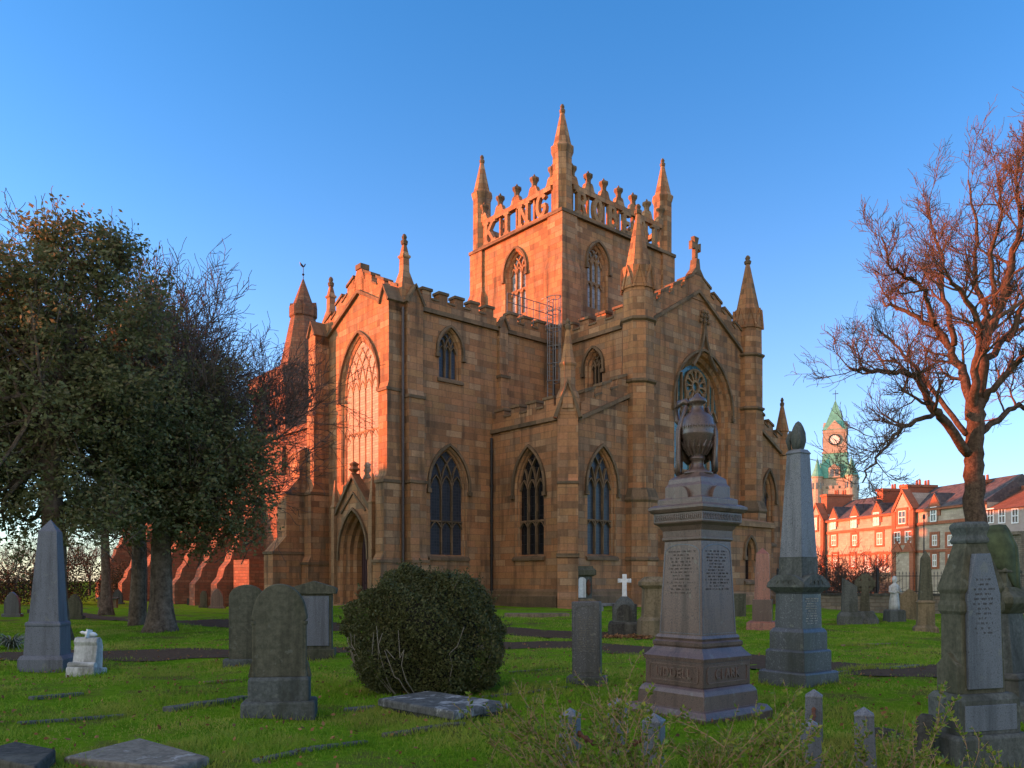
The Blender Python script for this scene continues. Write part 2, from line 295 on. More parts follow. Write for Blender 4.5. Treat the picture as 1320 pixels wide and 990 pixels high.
# ------------------------------------------------------------------ ground
def tz(x, y):
    x = np.asarray(x, float); y = np.asarray(y, float)
    z = -0.18*sstep((y-16)/20) + 0.42*sstep((y-22)/14)*sstep((x+16)/8)*sstep((20-x)/6)
    z = z - 0.35*sstep((-x-12)/12)*sstep((y-35)/25)
    z = z + 0.035*np.sin(x*0.9+1.3)*np.sin(y*0.7)+0.02*np.sin(x*2.3+y*1.7)+0.012*np.sin(x*5.1-y*4.3)
    p = 0.9976*x-0.07*y; t = 0.07*x+0.9976*y          # long hill added out of view to the west, shaped to shade the graveyard
    z = z + SHADE_HILL*np.exp(-((p+66)/15)**2)*sstep((66-t)/26)*sstep((t+120)/60)*(1+0.05*np.sin(t*0.23)+0.03*np.sin(t*0.61))
    return z
SHADE_HILL = 11.6
g1 = np.sinh(np.linspace(-6.4, 6.4, 300))/np.sinh(6.4)*1600
g2 = np.sinh(np.linspace(-3.6, 6.4, 300))/np.sinh(6.4)*1600
GX, GY = np.meshgrid(g1, g2+8); GZ = tz(GX, GY)
n2, n1 = GX.shape
me = bpy.data.meshes.new('ground'); V = np.stack([GX, GY, GZ], -1).reshape(-1, 3)
idx = np.arange(n1*n2).reshape(n2, n1)
FQ = np.stack([idx[:-1, :-1], idx[:-1, 1:], idx[1:, 1:], idx[1:, :-1]], -1).reshape(-1, 4)
me.vertices.add(len(V)); me.vertices.foreach_set('co', V.astype(np.float32).ravel())
me.loops.add(FQ.size); me.loops.foreach_set('vertex_index', FQ.astype(np.int32).ravel())
me.polygons.add(len(FQ)); me.polygons.foreach_set('loop_start', np.arange(0, FQ.size, 4, dtype=np.int32))
me.materials.append(MATS['turf']); me.update(calc_edges=True); me.polygons.foreach_set('use_smooth', [True]*len(FQ))
tag(link('ground', me), 'green churchyard turf', 'ground', kind='structure')
def gz(x, y): return float(tz(x, y))
def gp(px, py):                                    # ground point seen at a pixel
    kx, kz = (px-CX)/F, (HZ-py)/F; t = 3.0
    for _ in range(4000):
        if EYE+kz*t <= gz(kx*t, t): break
        t += 0.02
    return Vector((kx*t, t, gz(kx*t, t)))
def at(px, py, Y): return Vector(((px-CX)/F*Y, Y, EYE+(HZ-py)/F*Y))

PATHS = []
def path(name, pts, w, mat):
    P = [gp(*p) for p in pts]; pl = []
    for a, b in zip(P, P[1:]):
        n = max(2, int((b-a).length/0.5)); pl += [a.lerp(b, k/n) for k in range(n)]
    pl.append(P[-1]); mb = MB(); n = len(pl); vs = []; fs = []; W = 7
    for i, p in enumerate(pl):
        d = (pl[min(i+3, n-1)]-pl[max(i-3, 0)]); d.z = 0; d.normalize(); nn = Vector((-d.y, d.x, 0))
        ww = w*(1+0.10*math.sin(i*0.37)+0.07*math.sin(i*0.9))
        for k in range(W):
            q = p+nn*ww*(2*k/(W-1)-1); vs.append((q.x, q.y, gz(q.x, q.y)+0.014))
        PATHS.append((p.x, p.y, ww))
    for i in range(n-1):
        for k in range(W-1): fs.append((i*W+k, i*W+k+1, i*W+W+k+1, i*W+W+k))
    mb.add(vs, fs); o = mb.build(name, mat, smooth=True); o['kind'] = 'structure'
    return o
path('gravel_path', [(-160, 852), (0, 847), (150, 844), (290, 843), (480, 838), (640, 830), (760, 832), (860, 840), (1000, 856), (1150, 864), (1330, 872), (1480, 880)], 1.25, MATS['red_gravel_path'])
path('side_path', [(60, 786), (150, 797), (230, 803), (330, 806), (480, 810), (640, 814), (760, 818), (840, 822)], 1.1, MATS['red_gravel_path'])
path('road', [(1000, 778), (1180, 779), (1330, 780), (1500, 782)], 2.2, M_ROAD)

# ------------------------------------------------------------------ wall frames and gothic parts
class Fr:                                          # s along the wall, z up, d outward
    def __init__(s, o, sd, nd): s.o = Vector(o); s.sd = Vector(sd); s.nd = Vector(nd)
    def __call__(s, a, z, d=0.0): p = s.o+s.sd*a+s.nd*d; return (p.x, p.y, p.z+z)
def wall(mb, fr, outline, holes=(), d=0.0):
    loops = [[Vector((a, z, 0)) for a, z in l] for l in [outline, *holes]]
    flat = [p for l in loops for p in l]
    tris = tessellate_polygon(loops)
    mb.add([fr(p.x, p.y, d) for p in flat], [tuple(t) for t in tris])
def arch(sc, z0, zs, zt, a, n=9):
    a = max(a, 0.02); r = max(zt-zs, 0.02); Rr = (a*a+r*r)/(2*a); out = [(sc-a, z0), (sc+a, z0), (sc+a, zs)]
    ph = math.asin(min(1, r/Rr)) if r <= Rr else math.pi-math.asin(r/Rr) if Rr < a else math.asin(1)
    ph = math.atan2(r, Rr-a)
    for k in range(1, n+1): out.append((sc+a-Rr+Rr*math.cos(ph*k/n), zs+Rr*math.sin(ph*k/n)))
    for k in range(n-1, -1, -1): out.append((sc-a+Rr-Rr*math.cos(ph*k/n), zs+Rr*math.sin(ph*k/n)))
    return out
def archx(x, sc, zs, zt, a):                       # height of the arch at s = x
    r = zt-zs; Rr = (a*a+r*r)/(2*a); u = abs(x-sc)
    q = Rr*Rr-(u+Rr-a)**2; return zs+math.sqrt(max(q, 0))
def ribbon(mb, fr, pts, hw, d0, d1, closed=False):
    n = len(pts); L = []; Rr = []
    for i in range(n):
        if closed: a, b = pts[i-1], pts[(i+1) % n]
        else: a, b = pts[max(i-1, 0)], pts[min(i+1, n-1)]
        dx, dz = b[0]-a[0], b[1]-a[1]; l = math.hypot(dx, dz) or 1; nx, nz = -dz/l, dx/l
        L.append((pts[i][0]+nx*hw, pts[i][1]+nz*hw)); Rr.append((pts[i][0]-nx*hw, pts[i][1]-nz*hw))
    vs = []
    for i in range(n): vs += [fr(*L[i], d0), fr(*Rr[i], d0), fr(*Rr[i], d1), fr(*L[i], d1)]
    fs = []; m = n if closed else n-1
    for i in range(m):
        j = (i+1) % n
        for k in range(4): fs.append((i*4+k, i*4+(k+1) % 4, j*4+(k+1) % 4, j*4+k))
    if not closed: fs += [(3, 2, 1, 0), (n*4-4, n*4-3, n*4-2, n*4-1)]
    mb.add(vs, fs)
def reveal(mb, fr, sc, z0, zs, zt, a, steps):
    loops = [[fr(*p, d) for p in arch(sc, z0+i*0.6, zs, zt-i, a-i)] for i, d in steps]
    for l0, l1 in zip(loops, loops[1:]):
        n = len(l0); mb.add(l0+l1, [(k, (k+1) % n, n+(k+1) % n, n+k) for k in range(n)])
STEPS = [(0, 0), (0.08, -0.10), (0.10, -0.20), (0.20, -0.30), (0.24, -0.45)]
def window(parent, wmb, fr, sc, z0, zs, zt, a, lights=3, glass=None, transoms=(), steps=STEPS, trac=True, hood=True, trmat=None, name='window', sill=True, rose=None, label=None, tdep=0.14, mw=1.0):
    i, d = steps[-1]; reveal(wmb, fr, sc, z0, zs, zt, a, steps)
    ia, iz0, izt = a-i, z0+i*0.6, zt-i
    g = MB(); wall(g, fr, arch(sc, iz0, zs, izt, ia), d=d+0.02); go = g.build(name, glass or M_LEAD, parent, label=label)
    if trac:
        t = MB(); hw = (0.055 if ia > 0.6 else 0.04)*mw
        wl = 2*ia/lights; r = izt-zs; Rr = (ia*ia+r*r)/(2*ia); dd = (d+0.02, d+0.02+tdep)
        stop = (lambda x: archx(x, sc, zs, izt, ia)) if not rose else (lambda x: min(archx(x, sc, zs, izt, ia), zs-0.1))
        for k in range(1, lights):
            x = sc-ia+wl*k; ribbon(t, fr, [(x, iz0), (x, (zs if not rose else zs-0.1))], hw, *dd)
            if not rose:
                for sg in (-1, 1):                 # intersecting tracery
                    c = x+sg*(-Rr); pts = []
                    for q in range(0, 15):
                        an = q*0.09; px, pz = c+sg*Rr*math.cos(an), zs+Rr*math.sin(an)
                        if abs(px-sc) < ia and pz < archx(px, sc, zs, izt, ia): pts.append((px, pz))
                        else: break
                    if len(pts) > 1: ribbon(t, fr, pts, hw*0.8, *dd)
        if rose:
            rz, rr = rose
            for r_ in (rr, rr*0.34): ribbon(t, fr, [(sc+r_*math.cos(q*math.pi/16), rz+r_*math.sin(q*math.pi/16)) for q in range(32)], 0.07, *dd, closed=True)
            for q in range(12):
                an = q*math.pi/6; ribbon(t, fr, [(sc+rr*0.36*math.cos(an), rz+rr*0.36*math.sin(an)), (sc+rr*0.8*math.cos(an), rz+rr*0.8*math.sin(an))], 0.045, *dd)
                cx, cz = sc+rr*0.80*math.cos(an+math.pi/12), rz+rr*0.80*math.sin(an+math.pi/12)
                ribbon(t, fr, [(cx+rr*0.18*math.cos(an+math.pi/12+v), cz+rr*0.18*math.sin(an+math.pi/12+v)) for v in np.linspace(-1.7, 1.7, 7)], 0.04, *dd)
            for k in range(lights+1):
                x = sc-ia+wl*k
                for z_ in (zs-0.1,):
                    if k < lights:
                        ribbon(t, fr, [(x, z_-0.35), (x+wl*.2, z_-0.05), (x+wl*.5, z_+0.25), (x+wl*.8, z_-0.05), (x+wl, z_-0.35)], 0.05, *dd)
                        for sg in (0.0, 0.5):
                            xx = x+wl*(0.5-sg) ; top = min(archx(xx, sc, zs, izt, ia), rz-math.sqrt(max(0, rr*rr-(xx-sc)**2)) if abs(xx-sc) < rr else 99)
                            if top > z_+0.3: ribbon(t, fr, [(xx, z_+0.2 if sg == 0 else z_-0.3), (xx, top)], 0.045, *dd)
        for zt_ in transoms:
            ribbon(t, fr, [(sc-ia, zt_), (sc+ia, zt_)], hw*1.1, *dd)
            for k in range(lights):
                x = sc-ia+wl*k; ribbon(t, fr, [(x, zt_-wl*.55), (x+wl*.22, zt_-wl*.2), (x+wl*.5, zt_), (x+wl*.78, zt_-wl*.2), (x+wl, zt_-wl*.55)], hw*0.7, *dd)
        if not rose:
            for k in range(lights):
                x = sc-ia+wl*k; h = min(archx(x+wl/2, sc, zs, izt, ia), zs+wl*0.75)
                ribbon(t, fr, [(x, zs-wl*.1), (x+wl*.2, zs+(h-zs)*0.55), (x+wl*.5, h), (x+wl*.8, zs+(h-zs)*0.55), (x+wl, zs-wl*.1)], hw*0.75, *dd)
        t.build('tracery', trmat or (M_DARKTRIM if glass in (None, M_LEAD, M_CLEAR) else M_TRIM), go)
    if hood:
        h = MB(); o = 0.13; pts = [p for p in arch(sc, z0, zs, zt+o, a+o)][2:]
        pts = [(pts[0][0], zs-0.35)]+pts+[(pts[-1][0], zs-0.35)]
        ribbon(h, fr, pts, 0.07, -0.02, 0.13)
        for e in (pts[0], pts[-1]): h.prism([(e[0]-0.12, e[1]-0.12), (e[0]+0.12, e[1]-0.12), (e[0]+0.12, e[1]+0.08), (e[0]-0.12, e[1]+0.08)], lambda p, q, d_: fr(p, q, d_), -0.02, 0.17)
        h.build('hood_mould', M_DARKTRIM, go)
    if sill:
        s_ = MB(); s_.prism([(-0.02, z0-0.22), (0.12, z0-0.22), (0.12, z0-0.10), (-0.02, z0+0.02)], lambda p, q, d_: fr(d_, q, p), sc-a-0.12, sc+a+0.12)
        s_.build('sill', M_DARKTRIM, go)
    return arch(sc, z0, zs, zt, a)
def sbox(mb, fr, s0, s1, z0, z1, d0, d1): mb.prism([(s0, z0), (s1, z0), (s1, z1), (s0, z1)], lambda p, q, d: fr(p, q, d), d0, d1)
def sprof(mb, fr, prof, s0, s1): mb.prism(prof, lambda p, q, d: fr(d, q, p), s0, s1)      # prof = (d, z)
def course(mb, fr, s0, z0, s1, z1, h=0.18, d=0.14): mb.prism([(s0, z0-h/2), (s1, z1-h/2), (s1, z1+h/2), (s0, z0+h/2)], lambda p, q, dd: fr(p, q, dd), -0.03, d)
def battlement(mb, cap, fr, s0, z0, s1, z1, h, mh, n, th=0.45, gap=0.45):
    mb.prism([(s0, z0), (s1, z1), (s1, z1+h), (s0, z0+h)], lambda p, q, d: fr(p, q, d), -th, 0.03)
    L = s1-s0
    for k in range(n):
        a = s0+L*(k+gap*0.5)/n; b = s0+L*(k+1-gap*0.5)/n; za = z0+(z1-z0)*(a-s0)/L+h; zb = z0+(z1-z0)*(b-s0)/L+h
        mb.prism([(a, za), (b, zb), (b, zb+mh), (a, za+mh)], lambda p, q, d: fr(p, q, d), -th+0.002, 0.028)
        e = 0.05*(1 if L > 0 else -1)
        cap.prism([(a-e, za+mh), (b+e, zb+mh), (b+e, zb+mh+0.14), (a-e, za+mh+0.14)], lambda p, q, d: fr(p, q, d), -th-0.05, 0.10)
        if k < n-1:
            c2 = s0+L*(k+1+gap*0.5)/n; zc = z0+(z1-z0)*(c2-s0)/L+h
            cap.prism([(b, zb), (c2, zc), (c2, zc+0.1), (b, zb+0.1)], lambda p, q, d: fr(p, q, d), -th-0.04, 0.09)
def spire(parent, c, prof, n=8, rot=R(22.5), finial=None, mat=None, fmat=None, gab=None, name='pinnacle'):
    m = MB(); m.lathe(prof, n, c, rot)
    if gab:
        r, zb, zt_, wd = gab
        for k in range(n):
            an = rot+(k+0.5)*2*math.pi/n; ca, sa = math.cos(an), math.sin(an); ap = r*math.cos(math.pi/n)
            f = Fr((c[0]+ap*ca, c[1]+ap*sa, 0), (-sa, ca, 0), (ca, sa, 0))
            m.prism([(-wd, zb), (wd, zb), (0, zt_)], lambda p, q, d: f(p, q, d), -0.05, 0.05)
            ribbon(m, f, [(-wd-0.04, zb-0.05), (0, zt_+0.05), (wd+0.04, zb-0.05)], 0.06, -0.02, 0.12)
    o = m.build(name, mat or M_STONE, parent)
    if finial:
        z, r = finial; k = MB(); k.lathe([(r*.5, z-0.3), (r*.55, z-0.1), (r*1.0, z-0.05), (r*1.15, z+0.1), (r*.6, z+0.2), (r*.85, z+0.32), (r*.5, z+0.45), (0.02, z+0.5)], 8, c, rot)
        k.build('finial', fmat or M_DARKTRIM, o)
    return o

# ------------------------------------------------------------------ the abbey church (local x along U, y along V)
P0 = Vector((2.769, 40.0, 0)); ROT = R(40.96)
AB = thing('abbey_church', 'large sandstone abbey church with square lettered tower, pinnacles and traceried windows', 'church', P0, ROT)
XC, YT, XG, YE, XR = 5.3, 5.89, -5.8, 14.5, 15.9
def FX(x): return Fr((x, 0, 0), (0, 1, 0), (-1, 0, 0))
def FY(y): return Fr((0, y, 0), (1, 0, 0), (0, -1, 0))
B0 = -1.0
fA, fE, fT, fG, fC = FX(0), FY(0), FY(YT), FX(XG), FX(XC)
# --- aisle with lean-to parapet
mA = MB()
ST2 = [(0, 0), (0.06, -0.08), (0.08, -0.16), (0.15, -0.22), (0.17, -0.34)]
h1 = window(AB, mA, fA, 2.86, 2.85, 6.4, 8.5, 1.12, 3, M_CLEAR, (4.7,), steps=ST2, mw=0.8)
wall(mA, fA, [(0, B0), (YT, B0), (YT, 9.9), (0, 9.9)], [h1])
h2 = window(AB, mA, fE, 2.48, 2.85, 6.4, 8.45, 1.08, 3, M_LEAD, (4.7,), steps=ST2, mw=0.65)
wall(mA, fE, [(0, B0), (XC, B0), (XC, 11.5), (0, 9.5)], [h2]); mA.box(0.03, XC, YT, YT+0.02, B0, 9.9); mA.build('aisle_wall', M_STONE, AB); mA = MB()
h3 = window(AB, mA, fE, 18.2, 4.0, 7.0, 8.6, 0.7, 2, M_LEAD)
wall(mA, fE, [(XR, B0), (20.3, B0), (20.3, 9.6), (XR, 11.6)], [h3])
mA.box(20.28, 20.3, 0, YT, B0, 9.9)
mA.build('aisle_wall', M_STONE, AB)
pa, pc = MB(), MB()
battlement(pa, pc, fA, 0.7, 9.78, YT-0.05, 9.78, 0.62, 0.38, 4); course(pc, fA, 0.5, 9.74, YT, 9.74, 0.2, 0.16)
battlement(pa, pc, fE, 0.9, 9.85, XC-0.7, 11.45, 0.7, 0.42, 3); course(pc, fE, 0.6, 9.66, XC-0.6, 11.5, 0.2, 0.18)
pa.build('aisle_parapet', M_STONE, AB); pc.build('aisle_coping', M_DARKTRIM, AB); pa, pc = MB(), MB()
battlement(pa, pc, fE, 20.0, 9.75, XR+0.9, 11.35, 0.7, 0.42, 3); course(pc, fE, 20.2, 9.6, XR+0.8, 11.4, 0.2, 0.18)
pa.build('aisle_parapet', M_STONE, AB); pc.build('aisle_coping', M_DARKTRIM, AB)
rf = MB(); rf.add([(0.3, 0.3, 10.0), (XC, 0.3, 11.9), (XC, YT, 11.9), (0.3, YT, 10.0)], [(0, 1, 2, 3)]); rf.build('aisle_roof', M_SLATE, AB); rf = MB(); rf.add([(20.0, 0.3, 10.0), (XR, 0.3, 11.9), (XR, YT, 11.9), (20.0, YT, 10.0)], [(0, 1, 2, 3)])
rf.build('aisle_roof', M_SLATE, AB)
# plinth and sloping base
pl = MB()
for f, a, b in ((fA, 0.6, YT), (fE, 0.6, XC-0.9), (fT, XG+0.9, -0.01), (fG, YT+0.3, 7.7), (fG, 12.6, YE-0.4)):
    pl = MB(); sprof(pl, f, [(-0.05, B0), (0.22, B0), (0.22, 0.75), (0.15, 0.86), (0.15, 1.02), (0.0, 1.15), (-0.05, 1.15)], a, b); pl.build('plinth', M_DARKTRIM, AB)
# diagonal corner buttress with gablet and pinnacle
def diag(c, ang, prof, w, name='buttress'):
    f = Fr((c[0], c[1], 0), (-math.sin(ang), math.cos(ang), 0), (math.cos(ang), math.sin(ang), 0))
    m = MB(); sprof(m, f, prof, -w/2, w/2); return m, f
m, f = diag((0.15, 0.15), R(225), [(-0.5, B0), (1.35, B0), (1.35, 0.8), (1.22, 1.1), (1.22, 2.6), (1.02, 2.9), (1.02, 6.2), (0.82, 6.6), (0.82, 9.7), (-0.5, 9.7)], 1.0)
m.prism([(-0.5, 9.7), (0.5, 9.7), (0, 11.2)], lambda p, q, d: f(p, q, d), -0.5, 0.84)
bo = m.build('buttress', M_STONE, AB)
k = MB(); ribbon(k, f, [(-0.62, 9.55), (0, 11.35), (0.62, 9.55)], 0.09, 0.5, 0.95); sbox(k, f, -0.56, 0.56, 2.72, 2.9, -0.2, 1.28); sbox(k, f, -0.53, 0.53, 6.3, 6.42, -0.2, 1.05); k.build('gablet_coping', M_DARKTRIM, bo)
spire(AB, (-0.1, -0.1), [(0.62, 10.0), (0.62, 10.6), (0.40, 11.1), (0.40, 12.1), (0.46, 12.2), (0.46, 12.3), (0.36, 12.36), (0.10, 14.0)], finial=(14.05, 0.14))
m, f = diag((20.15, 0.15), R(315), [(-0.5, B0), (1.1, B0), (1.0, 6.2), (0.8, 6.6), (0.8, 9.7), (-0.5, 9.7)], 1.0)
m.prism([(-0.5, 9.7), (0.5, 9.7), (0, 11.2)], lambda p, q, d: f(p, q, d), -0.5, 0.84); m.build('buttress', M_STONE, AB)
spire(AB, (20.0, 0.1), [(0.55, 9.8), (0.5, 10.4), (0.36, 10.8), (0.36, 11.3), (0.44, 11.4), (0.10, 13.1)], finial=(13.15, 0.13))
# --- transept
mT = MB()
h4 = window(AB, mT, fT, -2.88, 12.2, 13.7, 14.85, 0.72, 3, M_LEAD, steps=ST2, mw=0.8)
h5 = window(AB, mT, fT, -2.95, 2.85, 6.6, 8.6, 1.2, 3, M_LEAD, (4.7,), steps=ST2, mw=0.65)
wall(mT, fT, [(XG, B0), (XC, B0), (XC, 15.5), (XG, 15.5)], [h4, h5])
GC = 10.2
h6 = window(AB, mT, fG, GC+0.05, 6.9, 12.0, 15.0, 2.0, 5, M_LOUVRE, (9.7,), steps=[(0, 0), (0.10, -0.06), (0.14, -0.12), (0.32, -0.18), (0.36, -0.24)], hood=True, sill=False, tdep=0.03, mw=0.75)
hd = arch(GC+0.05, B0, 3.0, 5.35, 1.45)
wall(mT, fG, [(YT, B0), (YE, B0), (YE, 15.3), (GC, 17.6), (YT, 15.3)], [h6, hd])
mT.box(XG, XC, YE-0.05, YE, B0, 15.5)
mT.build('transept_wall', M_STONE, AB)
pa, pc = MB(), MB()
battlement(pa, pc, fT, XG+0.9, 15.55, 0.3, 15.55, 0.55, 0.42, 5); battlement(pa, pc, fT, 1.0, 15.55, XC, 15.55, 0.55, 0.42, 4)
course(pc, fT, XG+0.5, 15.5, XC, 15.5, 0.22, 0.17)
battlement(pa, pc, fG, YT+0.2, 15.2, GC-0.3, 17.2, 0.77, 0.38, 3); battlement(pa, pc, fG, YE-0.2, 15.2, GC+0.3, 17.2, 0.77, 0.38, 3)
pa.prism([(GC-0.5, 17.1), (GC+0.5, 17.1), (GC+0.5, 18.0), (GC+0.25, 18.5), (GC-0.25, 18.5), (GC-0.5, 18.0)], lambda p, q, d: fG(p, q, d), -0.45, 0.03)
pc.box(XG-0.1, XG+0.45, GC-0.28, GC+0.28, 18.5, 18.78)
course(pc, fG, YT+0.2, 15.3, GC, 17.3, 0.2, 0.17); course(pc, fG, GC, 17.3, YE-0.2, 15.3, 0.2, 0.17)
pa.build('transept_parapet', M_STONE, AB); pc.build('transept_coping', M_DARKTRIM, AB)
rf = MB(); rf.add([(XG+0.4, YT+0.3, 15.6), (XC, YT+0.3, 15.6), (XC, GC, 17.2), (XG+0.4, GC, 17.2), (XC, YE-0.3, 15.6), (XG+0.4, YE-0.3, 15.6)], [(0, 1, 2, 3), (3, 2, 4, 5)]); rf.build('transept_roof', M_SLATE, AB)
# buttresses at the transept corners and the pilaster by the aisle
def butt(fr, s0, s1, stages, top, cut=0.35):
    m, k = MB(), MB(); prof = [(-0.1, B0)]
    for d, z in stages: prof += [(d, prof[-1][1] if len(prof) == 1 else prof[-1][1]+cut), (d, z)]
    prof += [(-0.1, prof[-1][1]+cut)]; sprof(m, fr, prof, s0, s1)
    if top:
        d = stages[-1][0]; z = stages[-1][1]; c = (s0+s1)/2; h = abs(s1-s0)*0.9
        m.prism([(s0, z-0.5), (s1, z-0.5), (s1, z), (c, z+h), (s0, z)], lambda p, q, dd: fr(p, q, dd), -0.1, d+0.01)
        ribbon(k, fr, [(s0-0.05, z-0.05), (c, z+h+0.06), (s1+0.05, z-0.05)], 0.07, -0.1, d+0.12)
    o = m.build('buttress', M_STONE, AB)
    if top: k.build('gablet_coping', M_DARKTRIM, o)
    for d, z in stages[:-1]: k = MB(); sbox(k, fr, s0-0.06, s1+0.06, z-0.12, z+0.03, -0.05, d+0.07); k.build('weathering', M_DARKTRIM, o)
    return o
butt(fG, YT+0.02, YT+0.82, [(1.3, 2.6), (1.12, 6.6), (0.95, 11.2), (0.85, 15.6)], True)
butt(fT, XG+0.05, XG+1.0, [(0.75, 2.6), (0.58, 6.6), (0.42, 10.9), (0.3, 15.6)], True)
butt(fG, YE-0.85, YE-0.02, [(1.3, 2.6), (1.12, 6.6), (0.95, 11.2), (0.85, 15.6)], True)
butt(fT, 0.35, 0.95, [(0.34, 12.9), (0.22, 15.6)], True)
butt(fG, YE+0.02, YE+1.2, [(3.0, 3.2), (2.2, 6.6), (1.4, 9.0)], False, 0.9)
for yy in (YT+0.45, YE-0.45):
    spire(AB, (XG+0.35, yy), [(0.62, 15.6), (0.55, 16.6), (0.27, 17.35), (0.25, 18.0), (0.34, 18.08), (0.34, 18.16), (0.24, 18.22), (0.11, 18.75)], finial=(18.8, 0.17), rot=R(45), n=4)
# door with its gabled porch
por = MB(); fP = FX(XG-0.35)
hp = arch(GC+0.05, B0, 3.0, 5.35, 1.45)
wall(por, fP, [(GC-1.75, B0), (GC+1.85, B0), (GC+1.85, 5.3), (GC+0.05, 7.15), (GC-1.75, 5.3)], [hp])
por.add([fP(GC-1.75, B0), fP(GC-1.75, 5.3), fP(GC-1.75, 5.3, -0.4), fP(GC-1.75, B0, -0.4), fP(GC+1.85, B0), fP(GC+1.85, 5.3), fP(GC+1.85, 5.3, -0.4), fP(GC+1.85, B0, -0.4), fP(GC+.05, 7.15), fP(GC+.05, 7.15, -.4)], [(0, 1, 2, 3), (4, 5, 6, 7), (1, 8, 9, 2), (5, 8, 9, 6)])
reveal(por, fP, GC+0.05, B0, 3.0, 5.35, 1.45, [(0, 0), (0.1, -0.12), (0.14, -0.3), (0.32, -0.42), (0.36, -0.62), (0.54, -0.74), (0.58, -1.05)])
po = por.build('porch', M_STONE, AB)
k = MB(); ribbon(k, fP, [(GC-1.95, 5.2), (GC+0.05, 7.3), (GC+2.05, 5.2)], 0.11, -0.35, 0.14)
ribbon(k, fP, [(GC-1.25, 5.3), (GC+0.05, 6.35), (GC+1.35, 5.3)], 0.05, -0.02, 0.07)
hp2 = arch(GC+0.05, B0, 3.0, 5.35+0.12, 1.45+0.12)[2:]; ribbon(k, fP, [(hp2[0][0], 2.7)]+hp2+[(hp2[-1][0], 2.7)], 0.07, -0.02, 0.12)
k.lathe([(0.1, 7.2), (0.14, 7.45), (0.32, 7.6), (0.2, 7.75), (0.28, 7.9), (0.05, 8.05)], 8, (XG-0.3, GC+0.05)); k.build('porch_coping', M_DARKTRIM, po)
for yy in (GC-1.95, GC+2.05): spire(AB, (XG-0.35, yy), [(0.24, B0), (0.24, 5.6), (0.3, 5.7), (0.22, 5.8), (0.04, 7.2)], n=4, rot=R(45), mat=M_TRIM)
d = MB(); wall(d, fP, arch(GC+0.05, B0, 3.0, 4.75, 0.86), d=-1.03)
for q in range(-4, 5): sbox(d, fP, GC+0.05+q*0.19-0.012, GC+0.05+q*0.19+0.012, 0, 4.6-abs(q)*0.33, -1.06, -1.0)
do = d.build('door', M_DOOR, AB); k = MB(); k.lathe([(0.03, 0), (0.05, 0.05), (0.02, 0.08)], 10); k.build('door_handle', M_IRON, do, loc=(XG-0.35+1.0, GC+0.5, 1.4))
st = MB(); st.box(XG-0.9, XG+0.7, GC-1.3, GC+1.4, -0.4, 0.28); st.build('doorstep', M_TRIM, AB)
# --- choir: clerestory and gable
mC = MB()
h7 = window(AB, mC, fC, 3.25, 12.55, 13.75, 14.75, 0.66, 3, M_CLEAR, sill=False)
wall(mC, fC, [(0, B0), (YT, B0), (YT, 15.7), (0, 15.7)], [h7])
GX_ = 10.7; fGe = FY(-0.02)
h8 = window(AB, mC, fGe, GX_+0.5, 5.6, 11.7, 14.95, 2.75, 5, M_TEAL, (8.0,), steps=[(0, 0), (0.12, -0.12), (0.18, -0.3), (0.38, -0.42), (0.44, -0.62), (0.56, -0.7)], rose=(13.05, 0.98), trmat=M_TRIM)
wall(mC, fGe, [(XC, B0), (XR, B0), (XR, 15.6), (GX_-0.1, 18.6), (XC, 15.6)], [h8])
mC.build('choir_wall', M_STONE, AB)
pa, pc = MB(), MB()
battlement(pa, pc, fC, 0.7, 15.6, YT, 15.6, 0.55, 0.42, 4); course(pc, fC, 0.5, 15.5, YT, 15.5, 0.22, 0.17)
battlement(pa, pc, fGe, XC+0.6, 15.6, GX_-0.4, 18.1, 0.85, 0.36, 4, gap=0.3); battlement(pa, pc, fGe, XR-0.6, 15.6, GX_+0.2, 18.1, 0.85, 0.36, 4, gap=0.3)
course(pc, fGe, XC+0.6, 15.6, GX_-0.1, 18.4, 0.2, 0.17); course(pc, fGe, GX_-0.1, 18.4, XR-0.6, 15.6, 0.2, 0.17)
pa.prism([(GX_-1.0, 17.9), (GX_+0.8, 17.9), (GX_+0.75, 19.0), (GX_-0.1, 19.6), (GX_-0.95, 19.0)], lambda p, q, d: fGe(p, q, d), -0.46, 0.05)
pa.build('choir_parapet', M_STONE, AB); pc.build('choir_coping', M_DARKTRIM, AB)
cr = MB(); cx = GX_-0.1
cr.prism([(cx-0.62, 19.3), (cx+0.62, 19.3), (cx+0.22, 19.75), (cx+0.13, 20.3), (cx-0.13, 20.3), (cx-0.22, 19.75)], lambda p, q, d: fGe(p, q, d), -0.4, 0.05)
cr.prism([(cx-0.13, 20.25), (cx+0.13, 20.25), (cx+0.12, 20.95), (cx+0.42, 20.82), (cx+0.42, 21.32), (cx+0.12, 21.2), (cx+0.24, 21.6), (cx-0.24, 21.6), (cx-0.12, 21.2), (cx-0.42, 21.32), (cx-0.42, 20.82), (cx-0.12, 20.95)], lambda p, q, d: fGe(p, q, d), -0.3, -0.06)
cr.build('gable_cross', M_DARKTRIM, AB)
og = MB(); ox = GX_+0.5
for sg in (-1, 1): ribbon(og, fGe, [(ox+sg*1.15, 14.0), (ox+sg*0.55, 14.75), (ox+sg*0.25, 15.4), (ox+sg*0.08, 16.1), (ox, 16.6)], 0.08, -0.02, 0.16)
sbox(og, fGe, ox-0.1, ox+0.1, 16.2, 17.4, -0.02, 0.14)
for z_, r_ in ((16.7, 0.36), (17.0, 0.26), (17.25, 0.18)):
    for q in (-1, 0, 1): og.lathe([(0.03, z_-0.1), (0.12, z_), (0.1, z_+0.12), (0.02, z_+0.2)], 6, (ox+q*r_, -0.12))
og.build('ogee_finial', M_DARKTRIM, AB)
